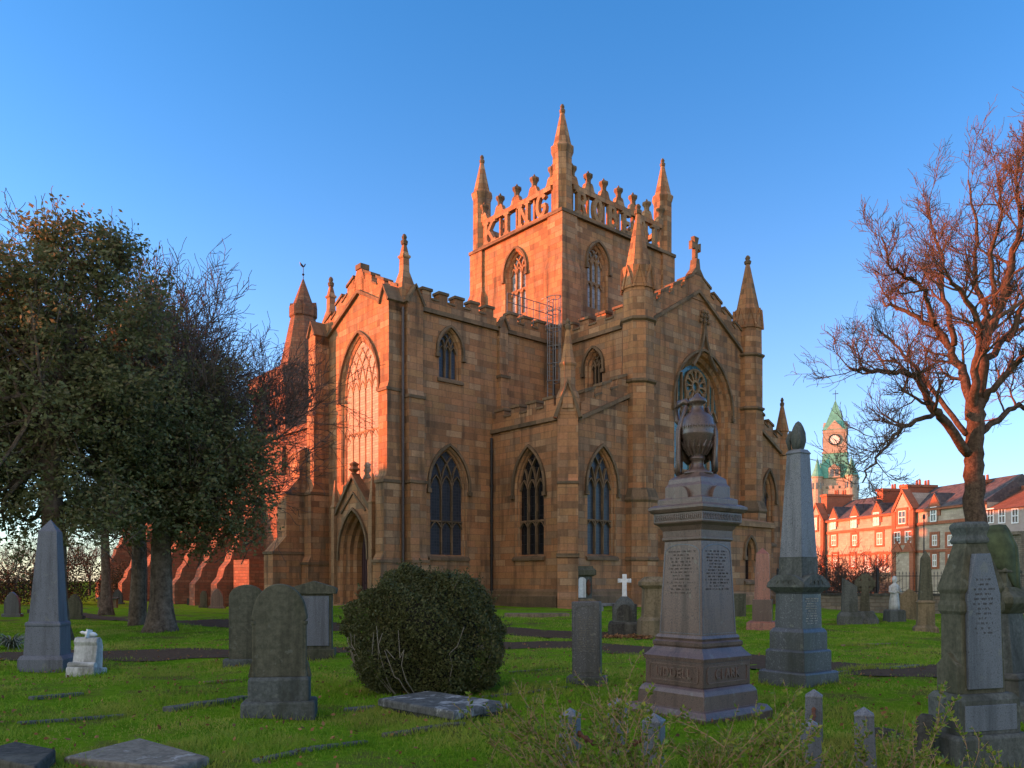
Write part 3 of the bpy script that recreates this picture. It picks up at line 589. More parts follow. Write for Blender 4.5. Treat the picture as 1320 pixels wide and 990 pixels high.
rf = MB(); rf.add([(XC+0.3, 0.3, 15.6), (XC+0.3, YT, 15.6), (GX_, YT, 18.2), (GX_, 0.3, 18.2), (XR-0.3, YT, 15.6), (XR-0.3, 0.3, 15.6)], [(0, 1, 2, 3), (3, 2, 4, 5)]); rf.build('choir_roof', M_SLATE, AB)
mx = MB(); mx.box(XR-0.02, XR, 0, YT, B0, 15.6); mx.build('choir_wall', M_STONE, AB)
for c in ((XC+0.05, 0.02), (XR-0.05, 0.02)):
    t = spire(AB, c, [(1.22, B0), (1.22, 0.9), (1.1, 1.2), (1.1, 5.9), (0.9, 6.5), (0.9, 15.5), (0.86, 15.6), (0.84, 17.3), (0.84, 18.0), (0.9, 18.35), (0.72, 18.45), (0.66, 18.7), (0.12, 21.35)], finial=(21.4, 0.2), gab=(0.86, 17.2, 18.3, 0.3), name='turret')
    for z_ in (12.2, 15.5): k = MB(); k.lathe([(0.9, z_-0.14), (1.04, z_-0.05), (1.04, z_+0.05), (0.9, z_+0.12)], 8, c, R(22.5)); k.build('string_course', M_DARKTRIM, t)
    k = MB(); k.lathe([(1.1, 5.72), (1.2, 5.85), (1.18, 5.95), (0.95, 6.5)], 8, c, R(22.5)); k.build('weathering', M_DARKTRIM, t); k = MB(); k.lathe([(1.1, 2.6), (1.17, 2.66), (1.17, 2.76), (1.1, 2.85)], 8, c, R(22.5)); k.build('string_course', M_DARKTRIM, t)
# --- crossing tower
TX0, TX1, TY0, TY1 = XC+0.15, XR-0.05, YT+0.05, YE
fTL, fTR = FX(TX0), FY(TY0); mW = MB()
w1 = window(AB, mW, fTL, GC-0.02, 18.4, 21.2, 22.6, 0.98, 3, M_SKYGL, (20.1,), sill=False)
w2 = window(AB, mW, fTR, 8.55, 18.4, 21.2, 22.5, 0.92, 3, M_SKYGL, (20.1,), sill=False)
w3 = window(AB, mW, fTR, 12.25, 18.4, 21.2, 22.5, 0.92, 3, M_SKYGL, (20.1,), sill=False)
wall(mW, fTL, [(TY0, 14), (TY1, 14), (TY1, 23.7), (TY0, 23.7)], [w1]); wall(mW, fTR, [(TX0, 14), (TX1, 14), (TX1, 23.7), (TX0, 23.7)], [w2, w3])
mW.box(TX0, TX1, TY1-0.02, TY1, 14, 23.7); mW.box(TX1-0.02, TX1, TY0, TY1, 14, 23.7); mW.box(TX0+0.1, TX1-0.1, TY0+0.1, TY1-0.1, 23.3, 23.4)
mW.build('tower_wall', M_STONE, AB)
tc = MB()
for f, a, b in ((fTL, TY0, TY1), (fTR, TX0, TX1)): course(tc, f, a-0.2, 23.62, b+0.2, 23.62, 0.2, 0.24)
tc.build('tower_string_course', M_DARKTRIM, AB)
for cx_, cy_ in ((TX0, TY0), (TX0, TY1), (TX1, TY0), (TX1, TY1)):
    ix, iy = (1 if cx_ == TX0 else -1), (1 if cy_ == TY0 else -1); m = MB()
    for z0, z1, e, L in ((14, 20.3, 0.34, 1.25), (20.3, 23.6, 0.16, 1.1)):
        x0, x1 = sorted((cx_-ix*e, cx_+ix*L)); y0, y1 = sorted((cy_-iy*e, cy_+iy*L)); m.box(x0, x1, y0, y1, z0, z1)
    x0, x1 = sorted((cx_-ix*0.34, cx_+ix*1.25)); y0, y1 = sorted((cy_-iy*0.34, cy_+iy*1.25)); u0, u1 = sorted((cx_-ix*0.16, cx_+ix*1.1)); v0, v1 = sorted((cy_-iy*0.16, cy_+iy*1.1))
    m.hexa([(x0, y0, 20.3), (x1, y0, 20.3), (x1, y1, 20.3), (x0, y1, 20.3), (u0, v0, 20.85), (u1, v0, 20.85), (u1, v1, 20.85), (u0, v1, 20.85)])
    m.build('buttress', M_STONE, AB)
    c = (cx_+ix*0.42, cy_+iy*0.42)
    t = spire(AB, c, [(0.66, 23.5), (0.62, 23.8), (0.62, 27.2), (0.70, 27.4), (0.74, 27.5), (0.74, 27.6), (0.58, 27.75), (0.12, 29.8)], finial=(29.82, 0.17), name='corner_turret')
# openwork lettered parapet
GL = {'K': [[(0, 0), (0, 1)], [(.85, 1), (.08, .42)], [(.28, .56), (.9, 0)]], 'I': [[(.5, 0), (.5, 1)]], 'N': [[(.1, 0), (.1, 1)], [(.1, .95), (.9, .05)], [(.9, 0), (.9, 1)]],
      'T': [[(.5, 0), (.5, 1)], [(0, .94), (1, .94)]], 'E': [[(.1, 0), (.1, 1)], [(.1, .94), (.9, .94)], [(.1, .5), (.7, .5)], [(.1, .06), (.9, .06)]],
      'R': [[(.1, 0), (.1, 1)], [(.1, .94), (.5, .94), (.72, .9), (.84, .74), (.72, .56), (.5, .5), (.1, .5)], [(.5, .5), (.92, 0)]],
      'B': [[(.1, 0), (.1, 1)], [(.1, .94), (.5, .94), (.72, .88), (.78, .74), (.7, .58), (.5, .52), (.1, .52)], [(.5, .52), (.76, .45), (.86, .28), (.76, .12), (.5, .06), (.1, .06)]],
      'O': [[(.5+.42*math.cos(q*math.pi/10), .5+.47*math.sin(q*math.pi/10)) for q in range(21)]],
      'G': [[(.5+.42*math.cos(q*math.pi/10), .5+.47*math.sin(q*math.pi/10)) for q in range(2, 19)]+[(.88, .42)], [(.55, .45), (.95, .45)]]}
SERIF = {'K': [(0, 0), (0, 1), (.85, 1), (.9, 0)], 'I': [(.5, 0), (.5, 1)], 'N': [(.1, 0), (.1, 1), (.9, 1), (.9, 0)], 'T': [(.5, 0)], 'E': [(.1, 0), (.1, 1)], 'R': [(.1, 0), (.1, 1), (.92, 0)], 'B': [], 'O': [], 'G': []}
def glyph(mb, fr, ch, sa, sb, z0, z1, hw, d0, d1):
    g = lambda p: (sa+(sb-sa)*p[0], z0+(z1-z0)*p[1])
    for i, st_ in enumerate(GL[ch]): ribbon(mb, fr, [g(p) for p in st_], hw*(0.85 if i else 1), d0-0.002*i, d1+0.002*i)
    for p in SERIF[ch]:
        q = g(p); zz = q[1]+(0.06 if p[1] == 0 else -0.06)
        ribbon(mb, fr, [(q[0]-hw*1.9, zz), (q[0]+hw*1.9, zz)], 0.075, d0-0.006, d1+0.006)
ZB, ZT = 23.92, 25.2
def letterside(f, sL, sR, word, cells, withletters=True):
    pn, fin = MB(), []; L = (sR-sL)/cells; sg = 1 if L > 0 else -1
    for z0, z1, e in ((23.7, ZB-0.05, 0.06), (ZT+0.02, ZT+0.32, 0.03)): sbox(pn, f, min(sL, sR), max(sL, sR), z0, z1, -0.35, e)
    for k in range(cells+1):
        s_ = sL+L*k; sbox(pn, f, s_-0.07, s_+0.07, ZB-0.1, ZT+0.1, -0.33, -0.12)
        if 0 < k < cells or True:
            pn.prism([(s_-0.62, ZT+0.3), (s_-0.42, ZT+0.42), (s_-0.3, ZT+0.75), (s_-0.2, ZT+0.85), (s_+0.2, ZT+0.85), (s_+0.3, ZT+0.75), (s_+0.42, ZT+0.42), (s_+0.62, ZT+0.3)], lambda p, q, d: f(p, q, d), -0.32, -0.02)
            c = f(s_, 0, -0.17); cp = MB(); fin.append(cp); cp.lathe([(0.19, ZT+0.8), (0.18, ZT+1.05), (0.22, ZT+1.15), (0.31, ZT+1.28), (0.31, ZT+1.38), (0.18, ZT+1.42), (0.06, ZT+1.46), (0.08, ZT+1.54), (0.02, ZT+1.65)], 8, c[:2], R(22.5))
    po_ = pn.build('letter_parapet', M_STONE, AB); [q.build('crown_finial', M_DARKTRIM, po_) for q in fin]
    if word:
        for k, ch in enumerate(word):
            a, b = sL+L*(k+0.24), sL+L*(k+0.76)
            lt = MB(); glyph(lt, f, ch, a, b, ZB-0.03, ZT+0.03, 0.13, -0.22, 0.05); lt.build('letter', M_TRIM, po_)
letterside(fTL, TY1-1.0, TY0+1.0, 'KING', 4); letterside(fTR, TX0+1.0, TX1-1.0, 'ROBERT', 6)
letterside(Fr((TX1, 0, 0), (0, 1, 0), (1, 0, 0)), TY0+1, TY1-1, '', 5); letterside(Fr((0, TY1, 0), (1, 0, 0), (0, 1, 0)), TX1-1, TX0+1, '', 5)
# low vestry in front of the choir gable
fV = FY(-3.0); v = MB(); hv = window(AB, v, fV, 11.35, 1.6, 3.2, 3.95, 0.42, 1, M_CLEAR, trac=False, steps=[(0, 0), (0.08, -0.1), (0.12, -0.3)], sill=True)
wall(v, fV, [(8.6, B0), (13.6, B0), (13.6, 4.7), (8.6, 4.7)], [hv]); v.box(8.6, 8.65, -3.0, 0, B0, 4.7); v.box(13.55, 13.6, -3.0, 0, B0, 4.7)
v.add([(8.4, -3.2, 4.9), (13.8, -3.2, 4.9), (13.8, 0, 5.5), (8.4, 0, 5.5)], [(0, 1, 2, 3)])
v.build('vestry_wall', M_STONE, AB); k = MB(); course(k, fV, 8.5, 4.75, 13.7, 4.75, 0.3, 0.2); sprof(k, fV, [(-.05, B0), (0.2, B0), (0.2, 0.7), (0, 0.95)], 8.6, 13.6); k.build('vestry_coping', M_TRIM, AB)
# ladder with safety cage, pipes, lamp
ld = MB(); lx, ly = 3.9, YT-0.55
for dx in (-0.22, 0.22): ld.tube([(lx+dx, ly, 11.8), (lx+dx, ly, 17.9), (lx+dx, ly+0.5, 17.9)], 0.035, 6)
for q in range(24): ld.tube([(lx-0.22, ly, 11.9+q*0.25), (lx+0.22, ly, 11.9+q*0.25)], 0.018, 5)
for z_ in (13.0, 14.0, 15.0, 16.0, 17.0, 17.85): ld.tube([(lx-0.25, ly, z_)]+[(lx+0.36*math.cos(q), ly-0.1+0.68*math.sin(q), z_) for q in np.linspace(math.pi, 2*math.pi, 9)]+[(lx+0.25, ly, z_)], 0.025, 5)
for q in np.linspace(math.pi*1.1, math.pi*1.9, 5): ld.tube([(lx+0.36*math.cos(q), ly-0.1+0.68*math.sin(q), 13.0), (lx+0.36*math.cos(q), ly-0.1+0.68*math.sin(q), 17.85)], 0.02, 5)
for z_ in (16.8, 17.3, 17.8): ld.tube([(lx-2.6, ly+0.8, z_), (lx-0.3, ly+0.8, z_), (lx+0.9, ly+0.8, z_), (lx+0.9, ly+1.8, z_)], 0.025, 5)
for q in range(8): ld.tube([(lx-2.6+q*0.5, ly+0.8, 16.0), (lx-2.6+q*0.5, ly+0.8, 17.8)], 0.025, 5)
ld.build('caged_ladder', M_STEEL, AB)
for x_, y_, zt_ in ((-0.16, YT-0.14, 9.4), (4.6, YT-0.12, 15.4)):
    p = MB(); p.tube([(x_, y_, -0.2 if zt_ < 10 else 10.5), (x_, y_, zt_)], 0.075, 8)
    for z_ in np.arange(1, zt_, 1.9):
        if z_ > 11 or zt_ < 10: p.lathe([(0.1, z_), (0.1, z_+0.12)], 8, (x_, y_))
    p.build('drainpipe', M_PIPE, AB)
p = MB(); p.tube([(XG-0.12, YT-0.14, 0), (XG-0.12, YT-0.14, 15.3)], 0.07, 8); p.build('drainpipe', plain('grey_pipe', (0.09, 0.07, 0.065), 0.6), AB)

# ------------------------------------------------------------------ old nave and spired tower
NV = thing('abbey_nave', 'old red rubble nave with a row of stepped sloping buttresses behind the evergreens', 'church', P0, ROT)
n_ = MB(); fN = FX(0.0); hs = []
for k in range(12): hs.append(window(NV, n_, fN, 17+k*4.9, 9.9, 11.6, 12.3, 0.55, 2, M_CLEAR, steps=[(0, 0), (0.1, -0.15), (0.14, -0.35)], hood=False, sill=False))
wall(n_, fN, [(YE, -1.5), (76, -1.5), (76, 13.3), (YE, 13.3)], hs); n_.box(0, 12, 75.95, 76, -1.5, 13.3); n_.build('nave_wall', M_RUBBLE, NV)
rf = MB(); rf.add([(-0.35, YE, 13.3), (-0.35, 76, 13.3), (6, 76, 14.6), (6, YE, 14.6), (12, 76, 13.3), (12, YE, 13.3)], [(0, 1, 2, 3), (3, 2, 4, 5)]); rf.build('nave_roof', M_SLATE, NV)
k = MB(); course(k, fN, YE, 13.2, 76, 13.2, 0.35, 0.3); course(k, fN, YE, 9.3, 76, 9.3, 0.3, 0.25)
for q in np.arange(YE+0.5, 75, 0.8): sbox(k, fN, q, q+0.35, 8.85, 9.2, -0.02, 0.2)
k.build('corbel_course', M_RUBBLE, NV)
for y in (36.3, 41.2, 46.2, 51.4, 57.0, 62.4, 71.5):
    m = MB(); prof = [(-0.1, -1.8), (3.9, -1.8), (3.9, 1.3)]
    for q in range(6): d_ = 3.9-q*0.65; z_ = 1.3+q*1.3; prof += [(d_-0.45, z_+0.55), (d_-0.65, z_+1.3)]
    prof += [(-0.1, 9.2)]; sprof(m, fN, prof, y-0.65, y+0.65); m.build('buttress', M_RUBBLE, NV)
lb = MB(); lb.box(-3.0, 0, 31.5, 34.5, -1.5, 3.2); lb.build('porch', M_RUBBLE, NV)
# ruined west tower of the nave
wt = MB(); wt.box(0, 5, 69, 76, 12, 17); 
for q in range(5): wt.box(-0.05, 0.5, 69+q*1.5, 69.8+q*1.5, 17, 17.9)
wt.box(0, 1.2, 69, 70.0, 17, 20); wt.build('west_tower', M_RUBBLE, NV)
def localw(x, y): c, s = math.cos(ROT), math.sin(ROT); return P0.x+x*c-y*s, P0.y+x*s+y*c
tx, ty = localw(8.3, 45.2)
ST = thing('spired_tower', 'dark stone tower with corbelled parapet and tall stone spire topped by a weathercock', 'tower', (tx, ty, 0), ROT)
m = MB(); hw = 3.6
fs_ = [FX(-hw), FY(-hw)]; h_ = []
for f in fs_: h_.append([window(ST, m, f, q, 14.6, 17.0, 17.8, 0.55, 1, M_CLEAR, trac=False, steps=[(0, 0), (0.15, -0.3)], sill=False, hood=False) for q in ((-1.1, 1.1) if f is fs_[0] else (0,))])
for f, hh in zip(fs_, h_): wall(m, f, [(-hw, -1), (hw, -1), (hw, 19.6), (-hw, 19.6)], hh)
m.box(-hw+0.01, hw, hw-0.05, hw, -1, 19.6); m.box(hw-0.05, hw, -hw+0.01, hw-0.06, -1, 19.6); m.build('tower_wall', M_RUBBLE, ST)
k = MB(); k.sq([(hw, 19.2), (hw+0.2, 19.6), (hw+0.35, 19.9), (hw+0.35, 21.4), (hw+0.05, 21.4), (hw+0.05, 20.2)])
for q in range(9):
    for f in fs_: sbox(k, f, -hw+0.1+q*0.72, -hw+0.45+q*0.72, 18.9, 19.7, -0.05, 0.28)
k.build('parapet', M_RUBBLE, ST)
k = MB(); k.lathe([(2.75, 20.2), (2.4, 21.6), (1.2, 27.4), (1.32, 27.5), (1.32, 28.5), (1.02, 28.65), (0.06, 31.3)], 8, (0, 0), R(22.5)); 
for q in range(4):
    an = q*math.pi/2+R(22.5+22.5); k.prism([(-0.3, 27.5), (0.3, 27.5), (0.3, 28.4), (0, 28.95), (-0.3, 28.4)], lambda p, z, d: (1.28*math.cos(an)*d-p*math.sin(an), 1.28*math.sin(an)*d+p*math.cos(an), z), 0.5, 1.03)
sp = k.build('spire', M_RUBBLE, ST)
k = MB(); k.tube([(0, 0, 31.1), (0, 0, 32.6)], 0.035, 6); k.lathe([(0.02, 31.6), (0.14, 31.75), (0.02, 31.9)], 8); k.prism([(-0.3, 32.6), (-0.1, 32.66), (0.06, 32.6), (0.18, 32.87), (0.27, 32.84), (0.18, 32.6), (0.03, 32.45), (-0.15, 32.48), (-0.36, 32.9)], lambda p, z, d: (p, d, z), -0.03, 0.03); k.build('weathercock', M_IRON, sp)

# ------------------------------------------------------------------ town beyond the churchyard
fh_o = Vector((47.1, 100, 0)); fh = Fr(fh_o, (0.21, -0.977, 0), (-0.977, -0.21, 0))
def fsz(px, py):                                   # pixel on the street front
    k_ = (px-CX)/F; s = (fh_o.x-k_*fh_o.y)/(-0.977*k_-0.21); Y = fh_o.y-0.977*s; return s, EYE+(HZ-py)/F*Y
def hx(px): return fsz(px, 700)[0]
TN = thing('sandstone_tenement', 'three storey sandstone tenement with red dressings, dormers and gabled bay across the street', 'house', (0, 0, 0))
s0, s1 = hx(1043), hx(1272); EV = 9.9; RD = 13.0; mw = MB()
holes = []; wins = []
def hwin(parent, pxc, y0, y1, wpx, glassm, dz=0.0, frm=M_WHITE, surround=True):
    s_, za = fsz(pxc, y1); zb = fsz(pxc, y0)[1]; a = abs(hx(pxc+wpx/2)-hx(pxc-wpx/2))/2
    g = MB(); sbox(g, fh, s_-a, s_+a, za, zb, -0.12+dz, -0.04+dz); go = g.build('window', glassm, parent)
    m = MB()
    for p in ((s_-a-0.06, s_-a+0.06), (s_+a-0.06, s_+a+0.06), (s_-0.04, s_+0.04)): sbox(m, fh, *p, za-0.05, zb+0.05, -0.1+dz, 0.03+dz)
    for p in ((za-0.06, za+0.06), (zb-0.06, zb+0.06), ((za+zb)/2-0.05, (za+zb)/2+0.05)): sbox(m, fh, s_-a-0.05, s_+a+0.05, *p, -0.098+dz, 0.034+dz)
    m.build('window_frame', frm, go)
    if surround:
        r = MB(); e = 0.42
        sbox(r, fh, s_-a-e, s_-a-0.06, za-0.3, zb+0.4, -0.1+dz, 0.07+dz); sbox(r, fh, s_+a+0.06, s_+a+e, za-0.3, zb+0.4, -0.1+dz, 0.07+dz)
        sbox(r, fh, s_-a-0.06, s_+a+0.06, zb+0.06, zb+0.4, -0.1+dz, 0.068+dz); sbox(r, fh, s_-a-0.06, s_+a+0.06, za-0.3, za-0.06, -0.1+dz, 0.1+dz); r.build('window_surround', M_RED, go)
sbox(mw, fh, s0, s1, -1.0, EV, -9, 0.0)
def gable(mb, px0, px1, zb, ztop, dz, back=-5.0):
    a, b = hx(px0), hx(px1); mb.prism([(a, -1.0 if zb is None else zb-4), (b, -1.0 if zb is None else zb-4), (b, EV+0.3), ((a+b)/2, ztop), (a, EV+0.3)], lambda p, q, d: fh(p, q, d), back, dz); return a, b
ga, gb_ = gable(mw, 1157, 1180, None, fsz(1166, 635)[1], 0.5)
la, lb_ = gable(mw, 1048, 1064, None, fsz(1055, 652)[1], 0.5)
mw.build('wall', M_PALE, TN)
cp = MB()
for px0, px1, zt_ in ((1157, 1180, fsz(1166, 635)[1]), (1048, 1064, fsz(1055, 652)[1])):
    a, b = hx(px0), hx(px1); c = (a+b)/2; ribbon(cp, fh, [(a-0.2, EV+0.1), (c, zt_+0.2), (b+0.2, EV+0.1)], 0.2, -0.5, 0.65)
    for q in (a, b): sbox(cp, fh, q-0.35, q+0.35, -1, EV+0.1, 0.3, 0.58)
course(cp, fh, s0, 8.2, s1, 8.2, 0.35, 0.15); course(cp, fh, s0, 5.0, s1, 5.0, 0.3, 0.12); course(cp, fh, s0, EV-0.1, s1, EV-0.1, 0.3, 0.3); cp.build('red_courses', M_RED, TN)
rf = MB(); rf.prism([(0.35, EV), (-4.5, RD), (-9.4, EV)], lambda p, q, d: fh(d, q, p), s0, s1); rf.build('roof', M_SLATE, TN)
for px, pyt, wpx in ((1057.5, 640, 7), (1129, 633, 8), (1160, 628, 9), (1233, 622, 11)):
    a, b = hx(px-wpx/2), hx(px+wpx/2); zt_ = fsz(px, pyt)[1]; k = MB(); sbox(k, fh, a, b, EV-1, zt_, -4.6, -0.6 if px < 1200 else -2.2); sbox(k, fh, a-0.15, b+0.15, zt_, zt_+0.3, -4.75, -0.45 if px < 1200 else -2.05)
    for q in (0.3, 0.7):
        for dd in (-3.8, -2.6): c = fh(a+(b-a)*q, 0, dd); k.lathe([(0.16, zt_+0.3), (0.13, zt_+0.95)], 8, c[:2])
    k.build('chimney', M_RED, TN)
for px, y0, y1 in ((1075, 669, 682), (1102, 666, 680), (1131, 661, 677), (1205, 654, 672)):
    sc_, zb = fsz(px, y0); a = 0.95; k = MB(); k.prism([(sc_-a, EV-0.9), (sc_+a, EV-0.9), (sc_+a, zb+0.1), (sc_, zb+1.5), (sc_-a, zb+0.1)], lambda p, q, d: fh(p, q, d), -3.2, 0.12)
    dm = k.build('dormer', M_RED, TN); hwin(TN, px, y0, y1, 7, M_BLIND if px < 1150 else M_PANE, 0.2, surround=False)
    k = MB()
    for sg in (-1, 1): k.prism([(sc_+sg*(a+0.12), zb+0.0), (sc_, zb+1.58), (sc_, zb+1.72), (sc_+sg*(a+0.2), zb+0.1)], lambda p, q, d: fh(p, q, d), -3.3, 0.05)
    k.build('dormer_roof', M_SLATE, dm)
hwin(TN, 1168, 659, 675, 9, M_PANE, 0.55)
for px, y0, y1 in ((1162, 686, 700), (1176, 685, 699)): hwin(TN, px, y0, y1, 8, M_PANE, 0.55)
hwin(TN, 1134, 687, 702, 7, M_BLIND)
for px in (1053, 1075, 1102, 1205, 1225): hwin(TN, px, 690, 703, 6, M_PANE)
for px in (1077, 1100, 1118, 1134, 1139, 1205, 1225): hwin(TN, px, 715, 730, 5, M_PANE)
hwin(TN, 1055, 668, 683, 5, M_BLIND, 0.55)
for px in (1162, 1177):
    a = hx(px); k = MB(); k.prism([(a-1.0, 5.0), (a+1.0, 5.0), (a, 6.4)], lambda p, q, d: fh(p, q, d), 0.4, 0.75); k.build('door_pediment', M_RED, TN)
sh = MB(); sbox(sh, fh, hx(1112), hx(1150), 2.6, 3.3, 0.02, 0.3); sh.build('shop_fascia', M_WHITE, TN)
sh = MB(); sbox(sh, fh, hx(1112), hx(1150), 0, 2.6, 0.0, 0.1); sh.build('shop_front', M_PANE, TN)
CH = thing('cream_house', 'cream rendered house with brown tiled roof right of the bare tree', 'house', (0, 0, 0))
a, b = hx(1273), hx(1345); ze = fsz(1295, 655)[1]; zr = fsz(1295, 625)[1]
k = MB(); sbox(k, fh, a, b, -1, ze, -9, 0.1); k.build('wall', M_CREAM, CH)
k = MB(); k.prism([(0.4, ze-0.1), (-4.5, zr), (-9.4, ze-0.1)], lambda p, q, d: fh(d, q, p), a+0.02, b); k.build('roof', M_TILE, CH)
k = MB(); sbox(k, fh, a+0.02, b, zr-0.15, zr+0.25, -4.8, -4.2); k.build('ridge', M_RED, CH)
for px in (1278, 1293, 1310): hwin(CH, px, 656, 674, 8, M_PANE, 0.14, surround=False)
k = MB(); sbox(k, fh, a, b, -1, fsz(1300, 692)[1], 0.2, 2.6); sbox(k, fh, a-0.2, b, fsz(1300, 692)[1], fsz(1300, 688)[1], 0.15, 2.9); k.build('extension', M_WALL, CH)
# town hall
ty_ = 150.0; tx_ = (1077-CX)/F*ty_; zz = lambda y: EYE+(HZ-y)/F*ty_
TH = thing('town_hall', 'sandstone town hall tower with clock, green copper turret roofs and steep spire', 'tower', (tx_, ty_, 0), R(-26))
h = 2.9; m = MB(); m.box(-h, h, -h, h, -1, zz(645)); m.box(-h-0.25, h+0.25, -h-0.25, h+0.25, zz(645), zz(632))
for q in range(6):
    for sg in (-1,): m.box(-h-0.3+q*1.08, -h+0.4+q*1.08, -h-0.3, -h+0.1, zz(632), zz(628)); m.box(-h-0.3, -h+0.1, -h-0.3+q*1.08, -h+0.4+q*1.08, zz(632), zz(628)); m.box(h-0.1, h+0.3, -h-0.3+q*1.08, -h+0.4+q*1.08, zz(632), zz(628))
m.box(-h+0.3, h-0.3, -h+0.3, h-0.3, zz(632), zz(618)); u = 2.0; m.box(-u, u, -u, u, zz(600), zz(556)); m.build('tower_wall', M_PALE, TH)
k = MB(); k.sq([(h-0.1, zz(618)), (2.3, zz(600)), (2.0, zz(584))]); k.build('copper_roof', M_COPPER, TH); k = MB(); k.sq([(u+0.15, zz(556)), (1.7, zz(550)), (0.06, zz(516))]); k.build('copper_spire', M_COPPER, TH)
for f in (Fr((0, -u, 0), (1, 0, 0), (0, -1, 0)), Fr((-u, 0, 0), (0, 1, 0), (-1, 0, 0)), Fr((u, 0, 0), (0, 1, 0), (1, 0, 0))):
    k = MB(); k.prism([(-u, zz(560)), (u, zz(560)), (0, zz(544))], lambda p, q, d: f(p, q, d), -1.2, 0.1); k.build('gable', M_PALE, TH); k = MB(); sbox(k, f, -u-0.1, u+0.1, zz(584)-0.3, zz(584), -0.2, 0.2); k.build('ledge', M_PALE, TH)
    k = MB(); k.prism([(-1.0, zz(618)), (1.0, zz(618)), (1.0, zz(606)), (0, zz(600)), (-1, zz(606))], lambda p, q, d: f(p, q, d), -0.5, 1.0); k.build('dormer', M_PALE, TH)
for f in (Fr((0, -u, 0), (1, 0, 0), (0, -1, 0)), Fr((-u, 0, 0), (0, 1, 0), (-1, 0, 0))):
    c = MB(); c.prism([(0.92*math.cos(q*math.pi/12), zz(569)+0.92*math.sin(q*math.pi/12)) for q in range(24)], lambda p, q, d: f(p, q, d), 0.02, 0.12); co = c.build('clock_face', M_DIAL, TH)
    g = MB(); sx = 1
    ribbon(g, f, [(0.96*math.cos(q*math.pi/12), zz(569)+0.96*math.sin(q*math.pi/12)) for q in range(24)], 0.09, 0.0, 0.18, closed=True)
    for q in range(12): g_ = q*math.pi/6; ribbon(g, f, [(0.7*math.cos(g_), zz(569)+0.7*math.sin(g_)), (0.86*math.cos(g_), zz(569)+0.86*math.sin(g_))], 0.035, 0.1, 0.14)
    rt = 1 if f.nd.y < 0 else -1
    ribbon(g, f, [(0, zz(569)), (rt*0.3, zz(569)-0.45)], 0.05, 0.12, 0.16); ribbon(g, f, [(0, zz(569)), (rt*0.62, zz(569)-0.3)], 0.035, 0.12, 0.17); g.build('clock_hands', M_IRON, co)
for cx_, cy_ in ((-h, -h), (h, -h), (-h, h), (h, h)):
    k = MB(); k.lathe([(0.2, zz(668)), (0.95, zz(655)), (0.95, zz(618)), (1.08, zz(617)), (1.08, zz(616))], 14, (cx_, cy_)); o = k.build('turret', M_PALE, TH)
    k = MB(); k.lathe([(1.15, zz(616)), (0.5, zz(604)), (0.04, zz(592)), (0.03, zz(587))], 14, (cx_, cy_)); k.build('turret_roof', M_COPPER, o)
    k = MB(); 
    for q in range(5):
        an = math.pi+q*math.pi/4 ; k.box(cx_+0.93*math.cos(an)-0.14, cx_+0.93*math.cos(an)+0.14, cy_+0.93*math.sin(an)-0.14, cy_+0.93*math.sin(an)+0.14, zz(632), zz(624))
    k.build('turret_window', M_PANE, o)
k = MB()
for f in (Fr((0, -h, 0), (1, 0, 0), (0, -1, 0)), Fr((-h, 0, 0), (0, 1, 0), (-1, 0, 0)), Fr((h, 0, 0), (0, 1, 0), (1, 0, 0))):
    for q in (-1.6, -0.55, 0.55, 1.6): k.prism(arch(q, zz(652), zz(643), zz(640), 0.3, 4), lambda p, z, d: f(p, z, d), 0.0, 0.02)
    for q in (-0.4, 0.4): k.prism(arch(q, zz(616), zz(609), zz(607), 0.28, 4), lambda p, z, d: f(p, z, d), 0.12, 0.14)
k.build('window', M_PANE, TH)
k = MB(); k.tube([(0, 0, zz(517)), (0, 0, zz(503))], 0.05, 5); k.box(-0.5, 0.5, -0.03, 0.03, zz(508), zz(508)+0.12); k.build('weathervane', M_IRON, TH)

SP = thing('lamp_pole', 'thin dark pole standing behind the railing before the gabled bay', 'pole', (at(1191, 748, 62).x, 62, -0.3))
k = MB(); k.lathe([(0.10, 0), (0.09, 1.2), (0.055, 1.3), (0.04, 6.6)], 8); k.build('pole', M_IRON, SP); k = MB(); k.lathe([(0.04, 6.6), (0.11, 6.65), (0.09, 6.9), (0.02, 7.0)], 8); k.build('cap', M_IRON, SP)
# boundary wall with railing
BW = thing('boundary_wall', 'low grey rubble wall along the far edge of the churchyard', 'wall')
k = MB(); c = MB(); ra = MB(); A, B = at(1000, 748, 46), at(1500, 748, 40)
d_ = (B-A); d_.z = 0; L = d_.length; d_.normalize(); fw = Fr((A.x, A.y, 0), d_, (d_.y, -d_.x, 0)); zg = -0.25; zw = 0.75
sbox(k, fw, 0, L, zg-0.6, zw, -0.2, 0.2); k.build('rubble_wall', M_WALL, BW); sbox(c, fw, 0, L, zw, zw+0.14, -0.27, 0.27); c.build('coping', M_BLACKST, BW)
RL = thing('iron_railing', 'black spiked iron railing standing on the low churchyard wall', 'railing')
for q in np.arange(0.1, L, 0.17):
    c_ = fw(q, 0, 0); ra.tube([(c_[0], c_[1], zw+0.1), (c_[0], c_[1], zw+1.22)], [0.014, 0.014], 4); ra.lathe([(0.03, zw+1.2), (0.002, zw+1.36)], 4, c_[:2])
for z_ in (zw+0.25, zw+1.08): sbox(ra, fw, 0, L, z_-0.02, z_+0.02, -0.02, 0.02)
ra.build('bars', M_IRON, RL); ps = MB()
for q in np.arange(0.1, L, 2.6):
    c_ = fw(q, 0, 0); ps.sq([(0.045, zw+0.1), (0.045, zw+1.4), (0.07, zw+1.42), (0.01, zw+1.55)], c_[:2])
ps.build('posts', M_IRON, RL)

